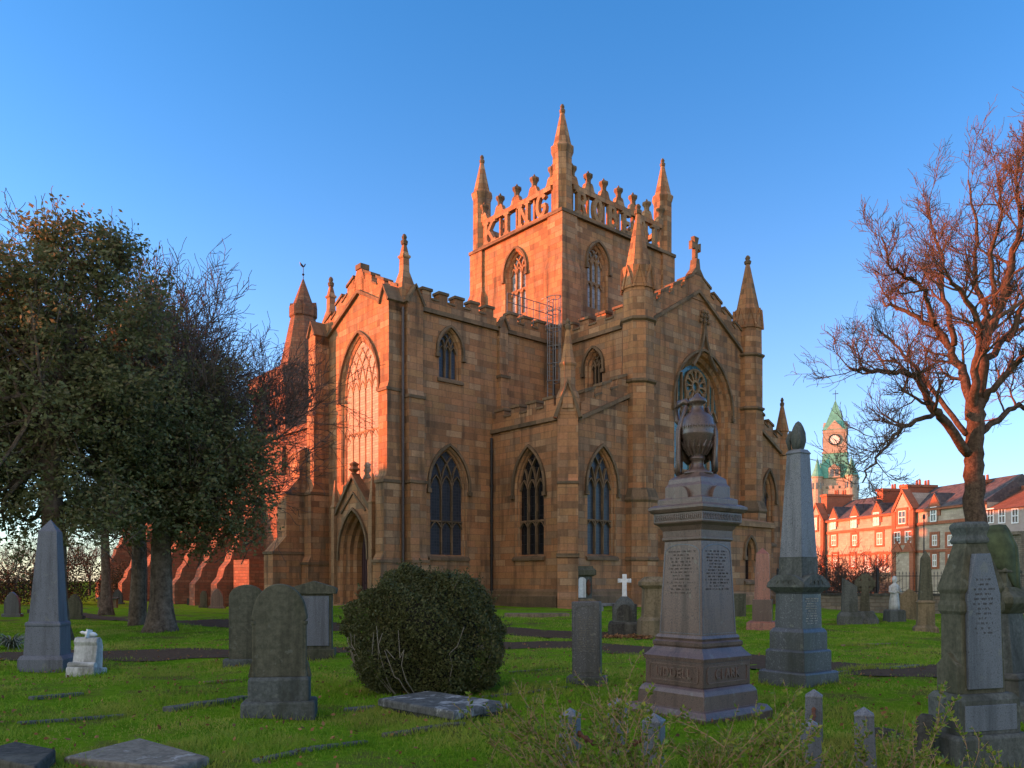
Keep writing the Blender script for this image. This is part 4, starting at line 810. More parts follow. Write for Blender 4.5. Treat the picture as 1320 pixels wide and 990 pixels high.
# ------------------------------------------------------------------ trees
def unit(v): return v/(np.linalg.norm(v)+1e-9)
def grow(out, p, d, L, r, lev, maxlev, rg, up=0.15, wander=0.22, kids=(7, 6, 5, 4), spread=(0.5, 1.0), shrink=(0.45, 0.7), tips=None, seg=6, minr=0.004):
    pts = [p]; step = L/seg; d = unit(d)
    for i in range(seg):
        d = unit(d+rg.normal(0, wander, 3)+np.array([0, 0, up*(0.4 if lev < 2 else 1)])); p = p+d*step; pts.append(p)
    rad = np.linspace(r, max(minr, r*0.42), seg+1); out.append((pts, rad, lev))
    if tips is not None and lev >= maxlev-1: tips.append(pts[-1])
    if lev >= maxlev: return
    branch_from(out, pts, rad, L, lev, maxlev, rg, up, wander, kids, spread, shrink, tips, minr)
def branch_from(out, pts, rad, L, lev, maxlev, rg, up, wander, kids, spread, shrink, tips, minr, t0=0.25):
    pts = np.array(pts); n = len(pts)-1; k = kids[min(lev, len(kids)-1)]
    for j in range(k):
        t = (t0+(1-t0)*(j+rg.random())/k)*n if j < k-1 else n
        i = min(int(t), n-1); q = pts[i]+(pts[i+1]-pts[i])*(t-i); dd = unit(pts[i+1]-pts[i])
        pr_ = unit(np.cross(dd, rg.normal(0, 1, 3))); an = rg.uniform(*spread) if j < k-1 else 0.25
        nd = dd*math.cos(an)+pr_*math.sin(an); rr = np.interp(t, range(n+1), rad)
        grow(out, q, nd, L*rg.uniform(*shrink), max(minr, rr*rg.uniform(0.45, 0.7)), lev+1, maxlev, rg, up, wander, kids, spread, shrink, tips, max(4, 6-lev), minr)
def tubes(out, lo, hi, sides=(8, 6, 5, 4, 3, 3)):
    mb = MB()
    for pts, rad, lev in out:
        if lo <= lev <= hi: mb.tube(pts, rad, sides[min(lev, 5)])
    return mb
def catmull(P, k=5):
    P = [np.array(p, float) for p in P]; Q = [2*P[0]-P[1]]+P+[2*P[-1]-P[-2]]; o = []
    for i in range(1, len(Q)-2):
        for s in range(k):
            t = s/k; a, b, c, d = Q[i-1:i+3]; o.append(0.5*((2*b)+(c-a)*t+(2*a-5*b+4*c-d)*t*t+(3*b-a-3*c+d)*t**3))
    o.append(P[-1]); return o
# big bare tree on the right, limbs as in the photo
rg = np.random.default_rng(5); TY = 35.0
base = at(1260, 778, TY); base.z = gz(base.x, base.y)
TR = thing('bare_tree', 'tall bare deciduous tree with thick trunk and widely spreading limbs at the right', 'tree', (0, 0, 0))
def limb(px, dep, r0, r1):
    n = len(px); P = [np.array(at(x, y, TY+dep*(i/(n-1))**1.0)) for i, (x, y) in enumerate(px)]; C = catmull(P)
    C = [c+rg.normal(0, 0.05, 3)*(1 if 0 < i < len(C)-1 else 0) for i, c in enumerate(C)]
    return C, np.linspace(r0, r1, len(C))
LIMBS = [([(1248, 585), (1219, 545), (1203, 528), (1187, 499), (1174, 482), (1140, 479), (1112, 479), (1095, 474)], -3.5, .24, .05, 1),
         ([(1206, 532), (1174, 545), (1150, 566), (1130, 590), (1112, 622)], -4, .13, .03, 1),
         ([(1252, 540), (1247, 498), (1230, 458), (1205, 422), (1166, 401), (1138, 388)], 2.5, .28, .05, 1),
         ([(1230, 445), (1220, 400), (1212, 362), (1216, 337), (1203, 300), (1198, 262)], 1.5, .15, .035, 1),
         ([(1205, 420), (1191, 376), (1170, 358), (1152, 345), (1136, 306)], -2, .13, .035, 1),
         ([(1256, 530), (1258, 490), (1263, 433), (1251, 394), (1228, 365), (1216, 345)], -3, .24, .04, 1),
         ([(1263, 450), (1269, 400), (1258, 360), (1258, 300), (1248, 232)], 3, .2, .035, 1),
         ([(1262, 520), (1269, 443), (1290, 390), (1308, 320), (1320, 270), (1330, 190)], 0, .3, .04, 1),
         ([(1268, 470), (1300, 430), (1330, 400), (1385, 350)], 3, .2, .04, 1), ([(1266, 520), (1290, 488), (1330, 455), (1400, 420)], -2, .2, .04, 1),
         ([(1262, 560), (1300, 530), (1340, 520), (1410, 500)], 2.5, .18, .04, 1), ([(1246, 560), (1200, 500), (1160, 450), (1130, 425)], 4.5, .15, .03, 1),
         ([(1320, 280), (1310, 240), (1316, 200), (1330, 170)], -1, .1, .03, 1), ([(1285, 395), (1278, 330), (1290, 270), (1285, 225)], -2.5, .14, .03, 1),
         ([(1298, 440), (1340, 350), (1350, 260), (1345, 200)], -2, .16, .03, 1)]
T, r = limb([(1260, 785), (1259, 740), (1259, 690), (1257, 630), (1256, 585), (1258, 540), (1262, 515)], 0, .50, .31)
r[0] *= 1.5; r[1] *= 1.25; r[2] *= 1.1
k = MB(); k.tube(T, r, 14); k.build('trunk', M_BARKR, TR, smooth=True)
tw = []
for px, dep, r0, r1, lev in LIMBS:
    C, r = limb(px, dep, r0*0.86, r1); k = MB(); k.tube(C, r, 8); k.build('limb', M_BARKR, TR, smooth=True)
    L = sum(np.linalg.norm(np.array(a)-b) for a, b in zip(C, C[1:]))
    branch_from(tw, C, r*0.8, L*0.40, 1, 4, rg, 0.10, 0.2, (0, 16, 9, 6), (0.4, 1.0), (0.38, 0.62), None, 0.009, 0.22)
tubes(tw, 0, 9, (6, 6, 5, 4, 3, 3)).build('twigs', M_TWIGR, TR, uv=False)
def bare_tree(name, label, base, H, spread, seed, maxlev=4, rt=0.3, mat=M_TWIG, group=None, forks=6, kids=(0, 8, 6, 5), uv=False, tk=0.35, up=0.12, fl=0.43):
    rg = np.random.default_rng(seed); t = thing(name, label, 'tree', base, 0, group)
    tr = catmull([(0, 0, -0.3), (0.1, 0, H*tk*0.5), (0.0, 0.1, H*tk)]); k = MB(); k.tube(tr, np.linspace(rt*1.2, rt*0.8, len(tr)), 9); k.build('trunk', M_BARK, t, smooth=True)
    out = []
    for q in range(forks):
        an = q*2.4+rg.random(); out0 = np.array([math.cos(an)*spread, math.sin(an)*spread, rg.uniform(0.7, 1.3)])
        grow(out, np.array([0, 0, H*tk*rg.uniform(0.8, 1.0)]), out0, H*fl, rt*0.5, 1, maxlev, rg, up, 0.2, kids, (0.4, 0.95), (0.42, 0.62), None, 6, 0.01)
    tubes(out, 0, 9).build('crown', mat, t, uv=False); return t
b = gp(262, 800); b = at(176, 748, 30); b.z = gz(b.x, b.y)
bare_tree('bare_tree', 'rounded bare tree rising behind the evergreens left of the spired tower', b, 12.6, 0.78, 24, 5, 0.28, M_TWIG, None, 17, (0, 10, 8, 5, 4), up=0.04, fl=0.47)
# leafy evergreens
def leaves(name, cent, per, sig, lw, lh, mat, parent, rg, squash=0.8):
    cent = np.repeat(np.array(cent), per, axis=0); n = len(cent)
    o = rg.normal(0, 1, (n, 3))*sig*np.array([1, 1, squash]); c = cent+o
    a = rg.normal(0, 1, (n, 3)); a[:, 2] *= 0.6; a /= np.linalg.norm(a, axis=1)[:, None]
    b_ = np.cross(a, rg.normal(0, 1, (n, 3))); b_ /= np.linalg.norm(b_, axis=1)[:, None]
    s = rg.uniform(0.6, 1.35, (n, 1)); a = a*lh*s; b_ = b_*lw*s
    V = np.stack([c-a, c-a*0.1+b_, c+a, c-a*0.1-b_], 1)
    return quads(name, V, mat, parent)
def ever(label, pxb, Y, trunkpts, rt, blobs, seed, nclump, per, sig=0.36):
    rg = np.random.default_rng(seed); t = thing('evergreen_tree', label, 'tree', (0, 0, 0)); k = MB()
    P = [np.array(at(x, y, Y)) for x, y in trunkpts]; P[0][2] = gz(P[0][0], P[0][1])-0.2
    C = catmull(P); r = np.linspace(rt, rt*0.6, len(C)); r[0] *= 1.9; r[1] *= 1.4; r[2] *= 1.15; k.tube(C, r, 12); k.build('trunk', M_BARK, t, smooth=True)
    wts = np.array([a*b_*min(a, 90) for _, _, a, b_, _ in blobs], float); wts /= wts.sum(); cl = []
    for bi in rg.choice(len(blobs), nclump, p=wts):
        x, y, a, b_, den = blobs[bi]; v = unit(rg.normal(0, 1, 3))*rg.random()**0.45*1.05
        c = np.array(at(x+v[0]*a, y+v[2]*b_, Y)); c[1] += v[1]*min(a, 95)/F*Y; cl.append(c)
    out = []; top = np.array(C[-1])
    for q in range(0, len(cl), max(1, len(cl)//46)):
        a = C[len(C)//2 + rg.integers(0, len(C)//2)]; m = (np.array(a)+cl[q])/2+np.array([0, 0, -0.5])+rg.normal(0, 0.3, 3)
        P_ = catmull([a, m, cl[q]], 4); out.append((P_, np.linspace(rt*0.26, 0.02, len(P_)), 1))
        for z_ in range(4): e = cl[q]+rg.normal(0, 0.7, 3); out.append(([P_[-4], (P_[-4]+e)/2+rg.normal(0, .1, 3), e], [0.03, 0.02, 0.008], 3))
    spr = []
    for q in range(len(cl)//2):
        x, y, a, b_, den = blobs[rg.integers(len(blobs))]; v = unit(rg.normal(0, 1, 3)); g_ = rg.uniform(0.95, 1.22)
        c = np.array(at(x+v[0]*a*g_, y+v[2]*b_*g_, Y)); c[1] += v[1]*min(a, 95)*g_/F*Y; ax = unit(np.array([v[0], v[1], abs(v[2])*0.6+0.35])); e = c-ax*0.9
        out.append(([e, (c+e)/2+rg.normal(0, 0.06, 3), c+ax*0.25], [0.018, 0.012, 0.005], 3))
        spr += [e+(c+ax*0.25-e)*w_ for w_ in (0.35, 0.55, 0.75, 0.95)]
    tubes(out, 0, 9).build('branches', M_BARK, t, uv=False)
    cl2 = [c for c in cl for _ in range(4)]; cl2 = np.array(cl2)+rg.normal(0, sig*0.95, (len(cl2), 3))*np.array([1.2, 1.2, 0.75])
    cent = np.concatenate([cl2, np.array(spr)]); wts_ = np.concatenate([np.full(len(cl2), per//4), np.full(len(spr), per//10)])
    leaves('crown', np.repeat(cent, wts_, axis=0), 1, 0.17, 0.034, 0.068, M_HOLM, t, rg); return t
ever('big dark evergreen tree at the left edge with a crown reaching above the others', 62, 22, [(66, 812), (70, 700), (66, 620), (75, 520), (90, 420)], 0.34,
     [(30, 440, 105, 95, 1), (80, 360, 70, 50, 1), (95, 310, 34, 30, 1), (62, 300, 22, 18, 1), (140, 345, 42, 40, 1), (148, 312, 16, 14, 1), (55, 560, 125, 95, 1), (150, 480, 70, 85, 1), (-50, 500, 100, 170, 1), (15, 650, 70, 50, 1), (-60, 380, 70, 70, 1), (110, 640, 60, 45, 1), (150, 655, 45, 30, 1), (190, 400, 30, 40, 1)], 3, 400, 150)
ever('evergreen tree with thick flared trunk standing beside the path', 212, 25.5, [(207, 806), (208, 740), (208, 690), (215, 620), (230, 520)], 0.36,
     [(190, 500, 75, 70, 1), (235, 575, 90, 75, 1), (285, 610, 58, 62, 1), (312, 665, 36, 36, 1), (215, 640, 75, 52, 1), (265, 500, 50, 40, .5), (185, 420, 35, 40, .3), (330, 600, 22, 40, 1), (250, 665, 60, 38, 1)], 8, 300, 150)
ever('slender two forked tree standing alone before the far shrubs', 137, 43, [(137, 782), (136, 720), (134, 670), (128, 630)], 0.26,
     [(130, 640, 45, 38, 1), (165, 655, 35, 26, 1), (100, 660, 35, 26, 1), (150, 610, 40, 30, 1)], 13, 80, 110)
def shrub(label, px, Y, wd, ht, seed, mat=M_DSHRUB, group=None, per=120, n=40, lw=0.05, lh=0.09, base_py=None):
    rg = np.random.default_rng(seed); c = at(px, 748, Y); z0 = gz(c.x, c.y); t = thing('shrub', label, 'shrub', (c.x, c.y, z0), 0, group)
    cl = []; k = MB()
    for q in range(n):
        v = unit(rg.normal(0, 1, 3))*rg.random()**0.4; p = np.array([v[0]*wd/2, v[1]*wd/2*0.8, ht*0.5+v[2]*ht*0.5]); cl.append(p)
        if q % 3 == 0: k.tube([(0.2*v[0], 0.2*v[1], -0.1), p*0.5+np.array([0, 0, 0.1]), p], [0.05, 0.03, 0.01], 4)
    k.build('stems', M_BARK, t, uv=False); leaves('foliage', cl, per, wd*0.1, lw, lh, mat, t, rg); return t
for i, (px, Y, wd, ht, lb) in enumerate([(15, 66, 6, 3.0, 'low dark shrub at the left edge of the far boundary'), (55, 72, 7, 3.9, 'broad dark shrub behind the left obelisk'), (98, 70, 6, 4.3, 'tall dark shrub between the obelisk and the forked tree'), (160, 88, 7, 3.6, 'dark shrub right of the forked tree trunk')]):
    shrub(lb, px, Y, wd, ht, 40+i, group=None)
for i, (px, Y, H) in enumerate([(10, 95, 8.0), (40, 105, 8.5), (85, 100, 9.0), (115, 110, 8.0), (60, 90, 7), (150, 115, 8)]):
    c = at(px, 748, Y); c.z = gz(c.x, c.y)
    bare_tree('distant_tree', 'bare reddish tree in the thicket beyond the left boundary', c, H, 0.6, 60+i, 4, 0.16, M_TWIGR, 'bare trees in the far left thicket', 6, (0, 7, 6, 4))
c = at(1090, 748, 47.5); c.z = gz(c.x, c.y); 
rg = np.random.default_rng(77); t = thing('bare_bush', 'dense red brown leafless bush behind the railing', 'bush', c); out = []
for q in range(16):
    an = q*2.4; grow(out, np.array([0.3*math.cos(an), 0.3*math.sin(an), -0.1]), np.array([math.cos(an)*0.9, math.sin(an)*0.9, rg.uniform(0.5, 1.5)]), 2.2, 0.045, 1, 4, rg, 0.08, 0.25, (0, 8, 6, 5), (0.4, 1.0), (0.45, 0.7), None, 5, 0.010)
tubes(out, 0, 9).build('twigs', M_TWIGR, t, uv=False)

# round clipped bush
unit_ = unit
c = gp(538, 903); c.y += 0.9; c.z = gz(c.x, c.y)
BU = thing('round_bush', 'large rounded dark green bush standing between headstones', 'bush', c)
rg = np.random.default_rng(9); n = 64000; v = rg.normal(0, 1, (n, 3)); v /= np.linalg.norm(v, axis=1)[:, None]; v = np.where((v[:, 2] < -0.78)[:, None], -v, v)
lump = 1+0.085*np.sin(v[:, 0]*5+1)*np.sin(v[:, 2]*4)+0.07*np.sin(v[:, 1]*7+v[:, 0]*6+v[:, 2]*3)+0.03*np.sin(v[:, 2]*17+v[:, 0]*13)+0.02*np.sin(v[:, 0]*29)*np.sin(v[:, 2]*31)
rad = lump*(1-np.abs(rg.normal(0, 0.07, n)))*np.where(rg.random(n) < 0.05, rg.uniform(1.0, 1.10, n), 1)
pz = np.where(v[:, 2] > 0, np.abs(v[:, 2])**0.9, v[:, 2]); sx = 1.08*(1-0.10*np.clip(-v[:, 2], 0, 1))
ctr = np.stack([v[:, 0]*rad*1.12, v[:, 1]*rad*1.0, 0.80+v[:, 2]*rad*np.where(v[:, 2] > 0, 0.98, 1.05)], 1); ctr = ctr[ctr[:, 2] > 0.03]; n = len(ctr)
vv = v[:n]; a = rg.normal(0, 1, (n, 3)); a /= np.linalg.norm(a, axis=1)[:, None]; b_ = np.cross(a, rg.normal(0, 1, (n, 3))); b_ /= np.linalg.norm(b_, axis=1)[:, None]; s = rg.uniform(0.6, 1.3, (n, 1))
a = a*0.024*s; b_ = b_*0.011*s
k2 = MB(); sh_c = []
for q in range(170):                               # stray shoots breaking the outline
    i = rg.integers(n); e0 = ctr[i]*0.96+np.array([0, 0, 0.03]); d0 = unit_(ctr[i]-np.array([0, 0, 0.6])+rg.normal(0, 0.25, 3)+np.array([0, 0, 0.35])); L_ = rg.uniform(0.06, 0.24)
    if e0[2] < 0.45: continue
    k2.tube([e0, e0+d0*L_*0.5+rg.normal(0, 0.008, 3), e0+d0*L_], [0.004, 0.003, 0.0015], 4)
    sh_c += [e0+d0*L_*w_+rg.normal(0, 0.01, 3) for w_ in np.linspace(0.2, 1.0, int(4+L_*50))]
sh_c = np.array(sh_c); m_ = len(sh_c); a2 = rg.normal(0, 1, (m_, 3)); a2 /= np.linalg.norm(a2, axis=1)[:, None]; b2 = np.cross(a2, rg.normal(0, 1, (m_, 3))); b2 /= np.linalg.norm(b2, axis=1)[:, None]
ctr = np.concatenate([ctr, sh_c]); a = np.concatenate([a, a2*0.025]); b_ = np.concatenate([b_, b2*0.011])
k2.build('twigs', M_BARK, BU, uv=False)
quads('foliage', np.stack([ctr-a, ctr+b_, ctr+a, ctr-b_], 1), M_BUSHL, BU)
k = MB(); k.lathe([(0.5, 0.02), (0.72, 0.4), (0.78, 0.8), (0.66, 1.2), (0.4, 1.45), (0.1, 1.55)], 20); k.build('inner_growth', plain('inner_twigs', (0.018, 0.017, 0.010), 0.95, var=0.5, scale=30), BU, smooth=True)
k = MB()
for q in range(11):
    an = rg.uniform(-2.9, -0.2); z_ = rg.uniform(0.1, 0.5); P_ = []
    for e in range(7): zq = z_*0.2+e*rg.uniform(0.08, 0.16); rr = math.sqrt(max(0.05, 1-((zq-0.8)/1.0)**2))*1.04; P_.append((rr*1.05*math.cos(an), rr*math.sin(an), zq)); an += rg.normal(0, 0.06)
    k.tube(P_, np.linspace(0.009, 0.004, 7), 4)
k.build('stems', plain('pale_ivy_stem', (0.22, 0.19, 0.15), 0.9), BU, uv=False)

# ------------------------------------------------------------------ gravestones
def rows(mb, fr, s0, s1, z0, z1, n, h=0.018, seed=1, dep=0.003, ragged=0.35):
    rg = random.Random(seed)                       # worn lettering: rows of short broken strokes
    for i in range(n):
        z = z1-(z1-z0)*(i+0.5)/n; half = (s1-s0)/2*(1-ragged*rg.random()); c = (s0+s1)/2; x = c-half
        while x < c+half:
            wl = rg.uniform(0.03, 0.10); e = min(x+wl, c+half); q = x
            while q < e-0.008:
                kx = rg.uniform(0.004, 0.010)
                if rg.random() < 0.75: sbox(mb, fr, q, q+kx*0.45, z-h/2, z+h/2, -0.002, dep)
                if rg.random() < 0.5: zz_ = z+rg.choice((-1, 0, 1))*h*0.4; sbox(mb, fr, q, q+kx, zz_-0.0015, zz_+0.0015, -0.002, dep-0.0006)
                q += kx+0.005
            x += wl+0.022
def textmesh(name, txt, size, mat, parent, fr, sc, z, depth=0.012, ext=0.006):
    cu = bpy.data.curves.new(name, 'FONT'); cu.body = txt; cu.size = size; cu.align_x = 'CENTER'; cu.align_y = 'CENTER'; cu.extrude = ext; cu.offset = size*0.02; cu.space_character = 1.12
    o = bpy.data.objects.new(name, cu); COL.objects.link(o); dg = bpy.context.evaluated_depsgraph_get(); m = bpy.data.meshes.new_from_object(o.evaluated_get(dg)); bpy.data.objects.remove(o)
    M = Matrix((( fr.sd.x, 0, fr.nd.x, 0), (fr.sd.y, 0, fr.nd.y, 0), (0, 1, 0, 0), (0, 0, 0, 1))); p = fr(sc, z, depth); M.translation = p
    m.transform(M); m.materials.clear(); m.materials.append(mat); return link(name, m, parent)
def head(w, zs, zt, kind='round'):
    if kind == 'round': return [(-w, 0), (w, 0), (w, zs)]+[(w*math.cos(q*math.pi/16), zs+(zt-zs)*math.sin(q*math.pi/16)) for q in range(1, 16)]+[(-w, zs)]
    if kind == 'gothic': return arch(0, 0, zs, zt, w, 8)
    if kind == 'shoulder':
        r = w*1.0; return [(-w, 0), (w, 0), (w, zs-0.02), (w+0.03, zs), (w+0.03, zs+0.04)]+[((w+0.02)*math.cos(q*math.pi/18), zs+0.05+(zt-zs-0.05)*math.sin(q*math.pi/18)) for q in range(1, 18)]+[(-w-0.03, zs+0.04), (-w-0.03, zs), (-w, zs-0.02)]
    if kind == 'gable': return [(-w, 0), (w, 0), (w, zs), (0, zt), (-w, zs)]
    return [(-w, 0), (w, 0), (w, zt), (-w, zt)]
XF = lambda p, q, d: (p, -d, q)
def headstone(label, p, rz, w, H, th, kind, mat, bw=None, bh=0.18, base=True, mat2=None, group=None, name='headstone', tilt=(0, 0), zs=None, text=None, cat='headstone'):
    t = thing(name, label, cat, p, rz, group, tilt); zs = zs or H-w*0.9
    k = MB(); k.prism([(x, z+bh-0.01 if base else z-0.15) for x, z in head(w/2, zs-bh, H-bh, kind)], XF, -th/2, th/2); o = k.build('slab', mat, t, bevel=0.012)
    if text:
        k = MB(); f = Fr((0, -th/2, 0), (1, 0, 0), (0, -1, 0)); rows(k, f, -w*0.36, w*0.36, bh+(H-bh)*0.32, zs+0.05, text[0], text[1], seed=len(label)); k.build('inscription', text[2], o, uv=False)
    if base:
        bw = bw or w*1.25; k = MB(); k.box(-bw/2, bw/2, -th*0.95, th*0.95, -0.25, bh); k.build('base', mat2 or mat, t, bevel=0.02)
    return t
def back(p, d): q = p*(1+d/p.y); q.z = gz(q.x, q.y); return q
def sink(p, e=0.0): return (p.x, p.y, p.z-e)
# 1 granite urn monument
p = gp(899, 926); p = back(p, 0.5); 
ms = 1.0
LM = thing('urn_monument', 'tall pink granite pedestal monument crowned by a draped urn', 'monument', sink(p), R(-52)); LM.scale = (0.80, 0.80, 0.945)
k = MB(); k.sq([(0.78, -0.2), (0.78, 0.05), (0.72, 0.12)]); k.sq([(0.62, 0.05), (0.635, 0.12), (0.62, 0.29), (0.59, 0.34), (0.55, 0.37), (0.5, 0.38)]); k.build('base', M_GRANS, LM, bevel=0.012)
k = MB(); k.sq([(0.545, 0.375), (0.545, 0.68)]); di = k.build('name_block', M_GRANS, LM, bevel=0.008)
k = MB(); k.sq([(0.56, 0.682), (0.565, 0.73), (0.50, 0.79), (0.455, 0.845), (0.47, 0.87), (0.47, 0.91), (0.43, 0.93), (0.44, 0.96), (0.42, 0.995)]); k.build('moulding', M_GRANS, LM)
k = MB(); k.sq([(0.405, 0.99), (0.345, 2.17)]); sh = k.build('shaft', M_GRAN, LM, bevel=0.006)
k = MB(); k.sq([(0.35, 2.17), (0.37, 2.19), (0.37, 2.215), (0.36, 2.22), (0.365, 2.30), (0.40, 2.36), (0.455, 2.395), (0.46, 2.41), (0.46, 2.52), (0.49, 2.53), (0.52, 2.57), (0.52, 2.60), (0.45, 2.63)]); co = k.build('cornice', M_GRAN, LM)
fa, fb = Fr((0, -0.375, 0), (1, 0, 0), (0, -1, 0)), Fr((0.375, 0, 0), (0, 1, 0), (1, 0, 0))
for fr, wd in ((Fr((0, -0.545, 0), (1, 0, 0), (0, -1, 0)), 'LIDDELL'), (Fr((0.545, 0, 0), (0, 1, 0), (1, 0, 0)), 'CLARK')):
    k = MB(); ribbon(k, fr, [(-0.43, 0.43), (0.43, 0.43), (0.46, 0.46), (0.46, 0.60), (0.43, 0.63), (-0.43, 0.63), (-0.46, 0.60), (-0.46, 0.46)], 0.007, -0.004, 0.012, closed=True); k.build('panel_border', M_GRAN, di)
    textmesh('name_lettering', wd, 0.165 if wd == 'LIDDELL' else 0.17, M_GRAN, di, fr, 0, 0.53, 0.004, 0.012)
for q, base_fr in enumerate((Fr((0, -1, 0), (1, 0, 0), (0, -1, 0)), Fr((1, 0, 0), (0, 1, 0), (1, 0, 0)))):
    tl = math.atan2(0.06, 1.18); off = lambda z: 0.405-0.06*(z-0.99)/1.18
    class TF(Fr):
        def __call__(s, a, z, d=0.0): o = off(z)-1+d; pz = s.o+s.sd*a+s.nd*o; return (pz.x, pz.y, z)
    tf = TF(base_fr.o, base_fr.sd, base_fr.nd); k = MB(); hwz = lambda z: off(z)-0.03
    pts = [(-hwz(1.02), 1.02), (hwz(1.02), 1.02), (hwz(2.02), 2.02)]+[(hwz(2.02)*math.cos(e*math.pi/14), 2.02+0.11*math.sin(e*math.pi/14)) for e in range(1, 14)]+[(-hwz(2.02), 2.02)]
    ribbon(k, tf, pts, 0.006, -0.003, 0.005, closed=True); k.build('panel_border', M_BLUEG, sh)
    k = MB(); rows(k, tf, -0.28, 0.28, 1.50 if q == 0 else 1.55, 2.06, 13, 0.02, 3+q, 0.003, 0.45); k.build('inscription', M_LETTER, sh, uv=False)
k = MB(); rgm = random.Random(4)
for fr in (Fr((0, -0.46, 0), (1, 0, 0), (0, -1, 0)), Fr((0.46, 0, 0), (0, 1, 0), (1, 0, 0))):
    for q in range(24): a = -0.42+q*0.0365; ribbon(k, fr, [(a-0.012, 2.43), (a+0.012, 2.47), (a-0.008, 2.50)], 0.006, 0.001, 0.010)
k.build('carved_frieze', M_GRANS, co, uv=False)
k = MB(); k.sq([(0.42, 2.61), (0.42, 2.70), (0.34, 2.72), (0.34, 2.86), (0.31, 2.90), (0.30, 2.96), (0.24, 3.0), (0.20, 3.03)]); ac = k.build('urn_plinth', M_GRAN, LM, bevel=0.008)
for fr in (Fr((0, -0.40, 0), (1, 0, 0), (0, -1, 0)), Fr((0.40, 0, 0), (0, 1, 0), (1, 0, 0))):
    for c_ in (-0.12, ): k = MB(); k.prism([(0.15*math.cos(e*math.pi/12)+c_*0, 2.70+0.16*math.sin(e*math.pi/12)) for e in range(13)], lambda a, z, d: fr(a, z, d), -0.3, 0.0); k.build('acroterion', M_GRAN, ac, bevel=0.006)
k = MB(); k.lathe([(0.19, 3.02), (0.19, 3.05), (0.10, 3.09), (0.075, 3.14), (0.075, 3.20), (0.095, 3.22), (0.095, 3.245), (0.08, 3.25), (0.11, 3.30), (0.17, 3.40), (0.205, 3.52), (0.21, 3.54), (0.205, 3.56), (0.212, 3.60), (0.212, 3.64), (0.205, 3.66), (0.19, 3.73), (0.155, 3.78), (0.10, 3.82), (0.075, 3.86), (0.07, 3.91), (0.10, 3.93), (0.115, 3.95), (0.10, 3.985), (0.045, 4.02), (0.03, 4.05), (0.01, 4.06)], 28); ur = k.build('urn', M_GRANS, LM, smooth=True); ur.scale = (1.22, 1.22, 1)
k = MB()
for q in range(16): an = q*math.pi/8; k.tube([(0.1*math.cos(an), 0.1*math.sin(an), 3.27), (0.165*math.cos(an), 0.165*math.sin(an), 3.37), (0.195*math.cos(an+.1), 0.195*math.sin(an+.1), 3.44)], [0.014, 0.02, 0.006], 5)
for q in range(40): an = q*math.pi/20; k.lathe([(0.005, 3.595), (0.012, 3.62), (0.005, 3.645)], 5, (0.21*math.cos(an), 0.21*math.sin(an)))
k.build('urn_carving', M_GRANS, ur, uv=False)
k = MB(); k.tube([(-0.19, -0.05, 3.66), (-0.27, -0.06, 3.75), (-0.29, -0.06, 3.88), (-0.24, -0.05, 3.97), (-0.16, -0.04, 3.98), (-0.11, -0.02, 3.93)], [0.035, 0.04, 0.045, 0.045, 0.04, 0.03], 8); k.build('urn_handle', M_GRANS, ur, smooth=True)
dv = MB()
def drape(mb, P, th=0.03):                         # P: rows of points; a hanging cloth with thickness
    P = np.array(P, float); n, m = P.shape[:2]; c = P.mean(axis=(0, 1)); 
    Q = P+np.array([0, 0, 0]); Nn = np.cross(np.gradient(P, axis=0), np.gradient(P, axis=1)); Nn /= np.linalg.norm(Nn, axis=2)[..., None]+1e-9
    A = (P+Nn*th/2).reshape(-1, 3); B_ = (P-Nn*th/2).reshape(-1, 3); fs = []
    I = lambda i, j: i*m+j
    for i in range(n-1):
        for j in range(m-1): fs.append((I(i, j), I(i, j+1), I(i+1, j+1), I(i+1, j))); fs.append(tuple(n*m+x for x in (I(i, j), I(i+1, j), I(i+1, j+1), I(i, j+1))))
    bd = [(0, j) for j in range(m)]+[(i, m-1) for i in range(1, n)]+[(n-1, j) for j in range(m-2, -1, -1)]+[(i, 0) for i in range(n-2, 0, -1)]
    for a, b_ in zip(bd, bd[1:]+bd[:1]): fs.append((I(*a), n*m+I(*a), n*m+I(*b_), I(*b_)))
    mb.add([tuple(x) for x in A]+[tuple(x) for x in B_], fs)
for a0, a1, ztp, zbt, rtop in ((R(192), R(243), 3.90, 3.04, 0.14), (R(25), R(72), 3.88, 3.06, 0.12), (R(74), R(190), 3.84, 3.2, 0.12)):
    rowsP = []
    for i in range(9):
        t_ = i/8; z_ = ztp+(zbt-ztp)*t_; rr = rtop+0.105*min(1, t_*2.6)-0.015*t_
        rowsP.append([((rr+0.022*math.sin(j*2.2+i*0.4)*(0.3+t_))*math.cos(a0+(a1-a0)*j/11), (rr+0.022*math.sin(j*2.2+i*0.4)*(0.3+t_))*math.sin(a0+(a1-a0)*j/11), z_+0.03*math.sin(j*1.3)*t_) for j in range(12)])
    drape(dv, rowsP)
dv.build('drapery', M_GRAN, ur, smooth=True)

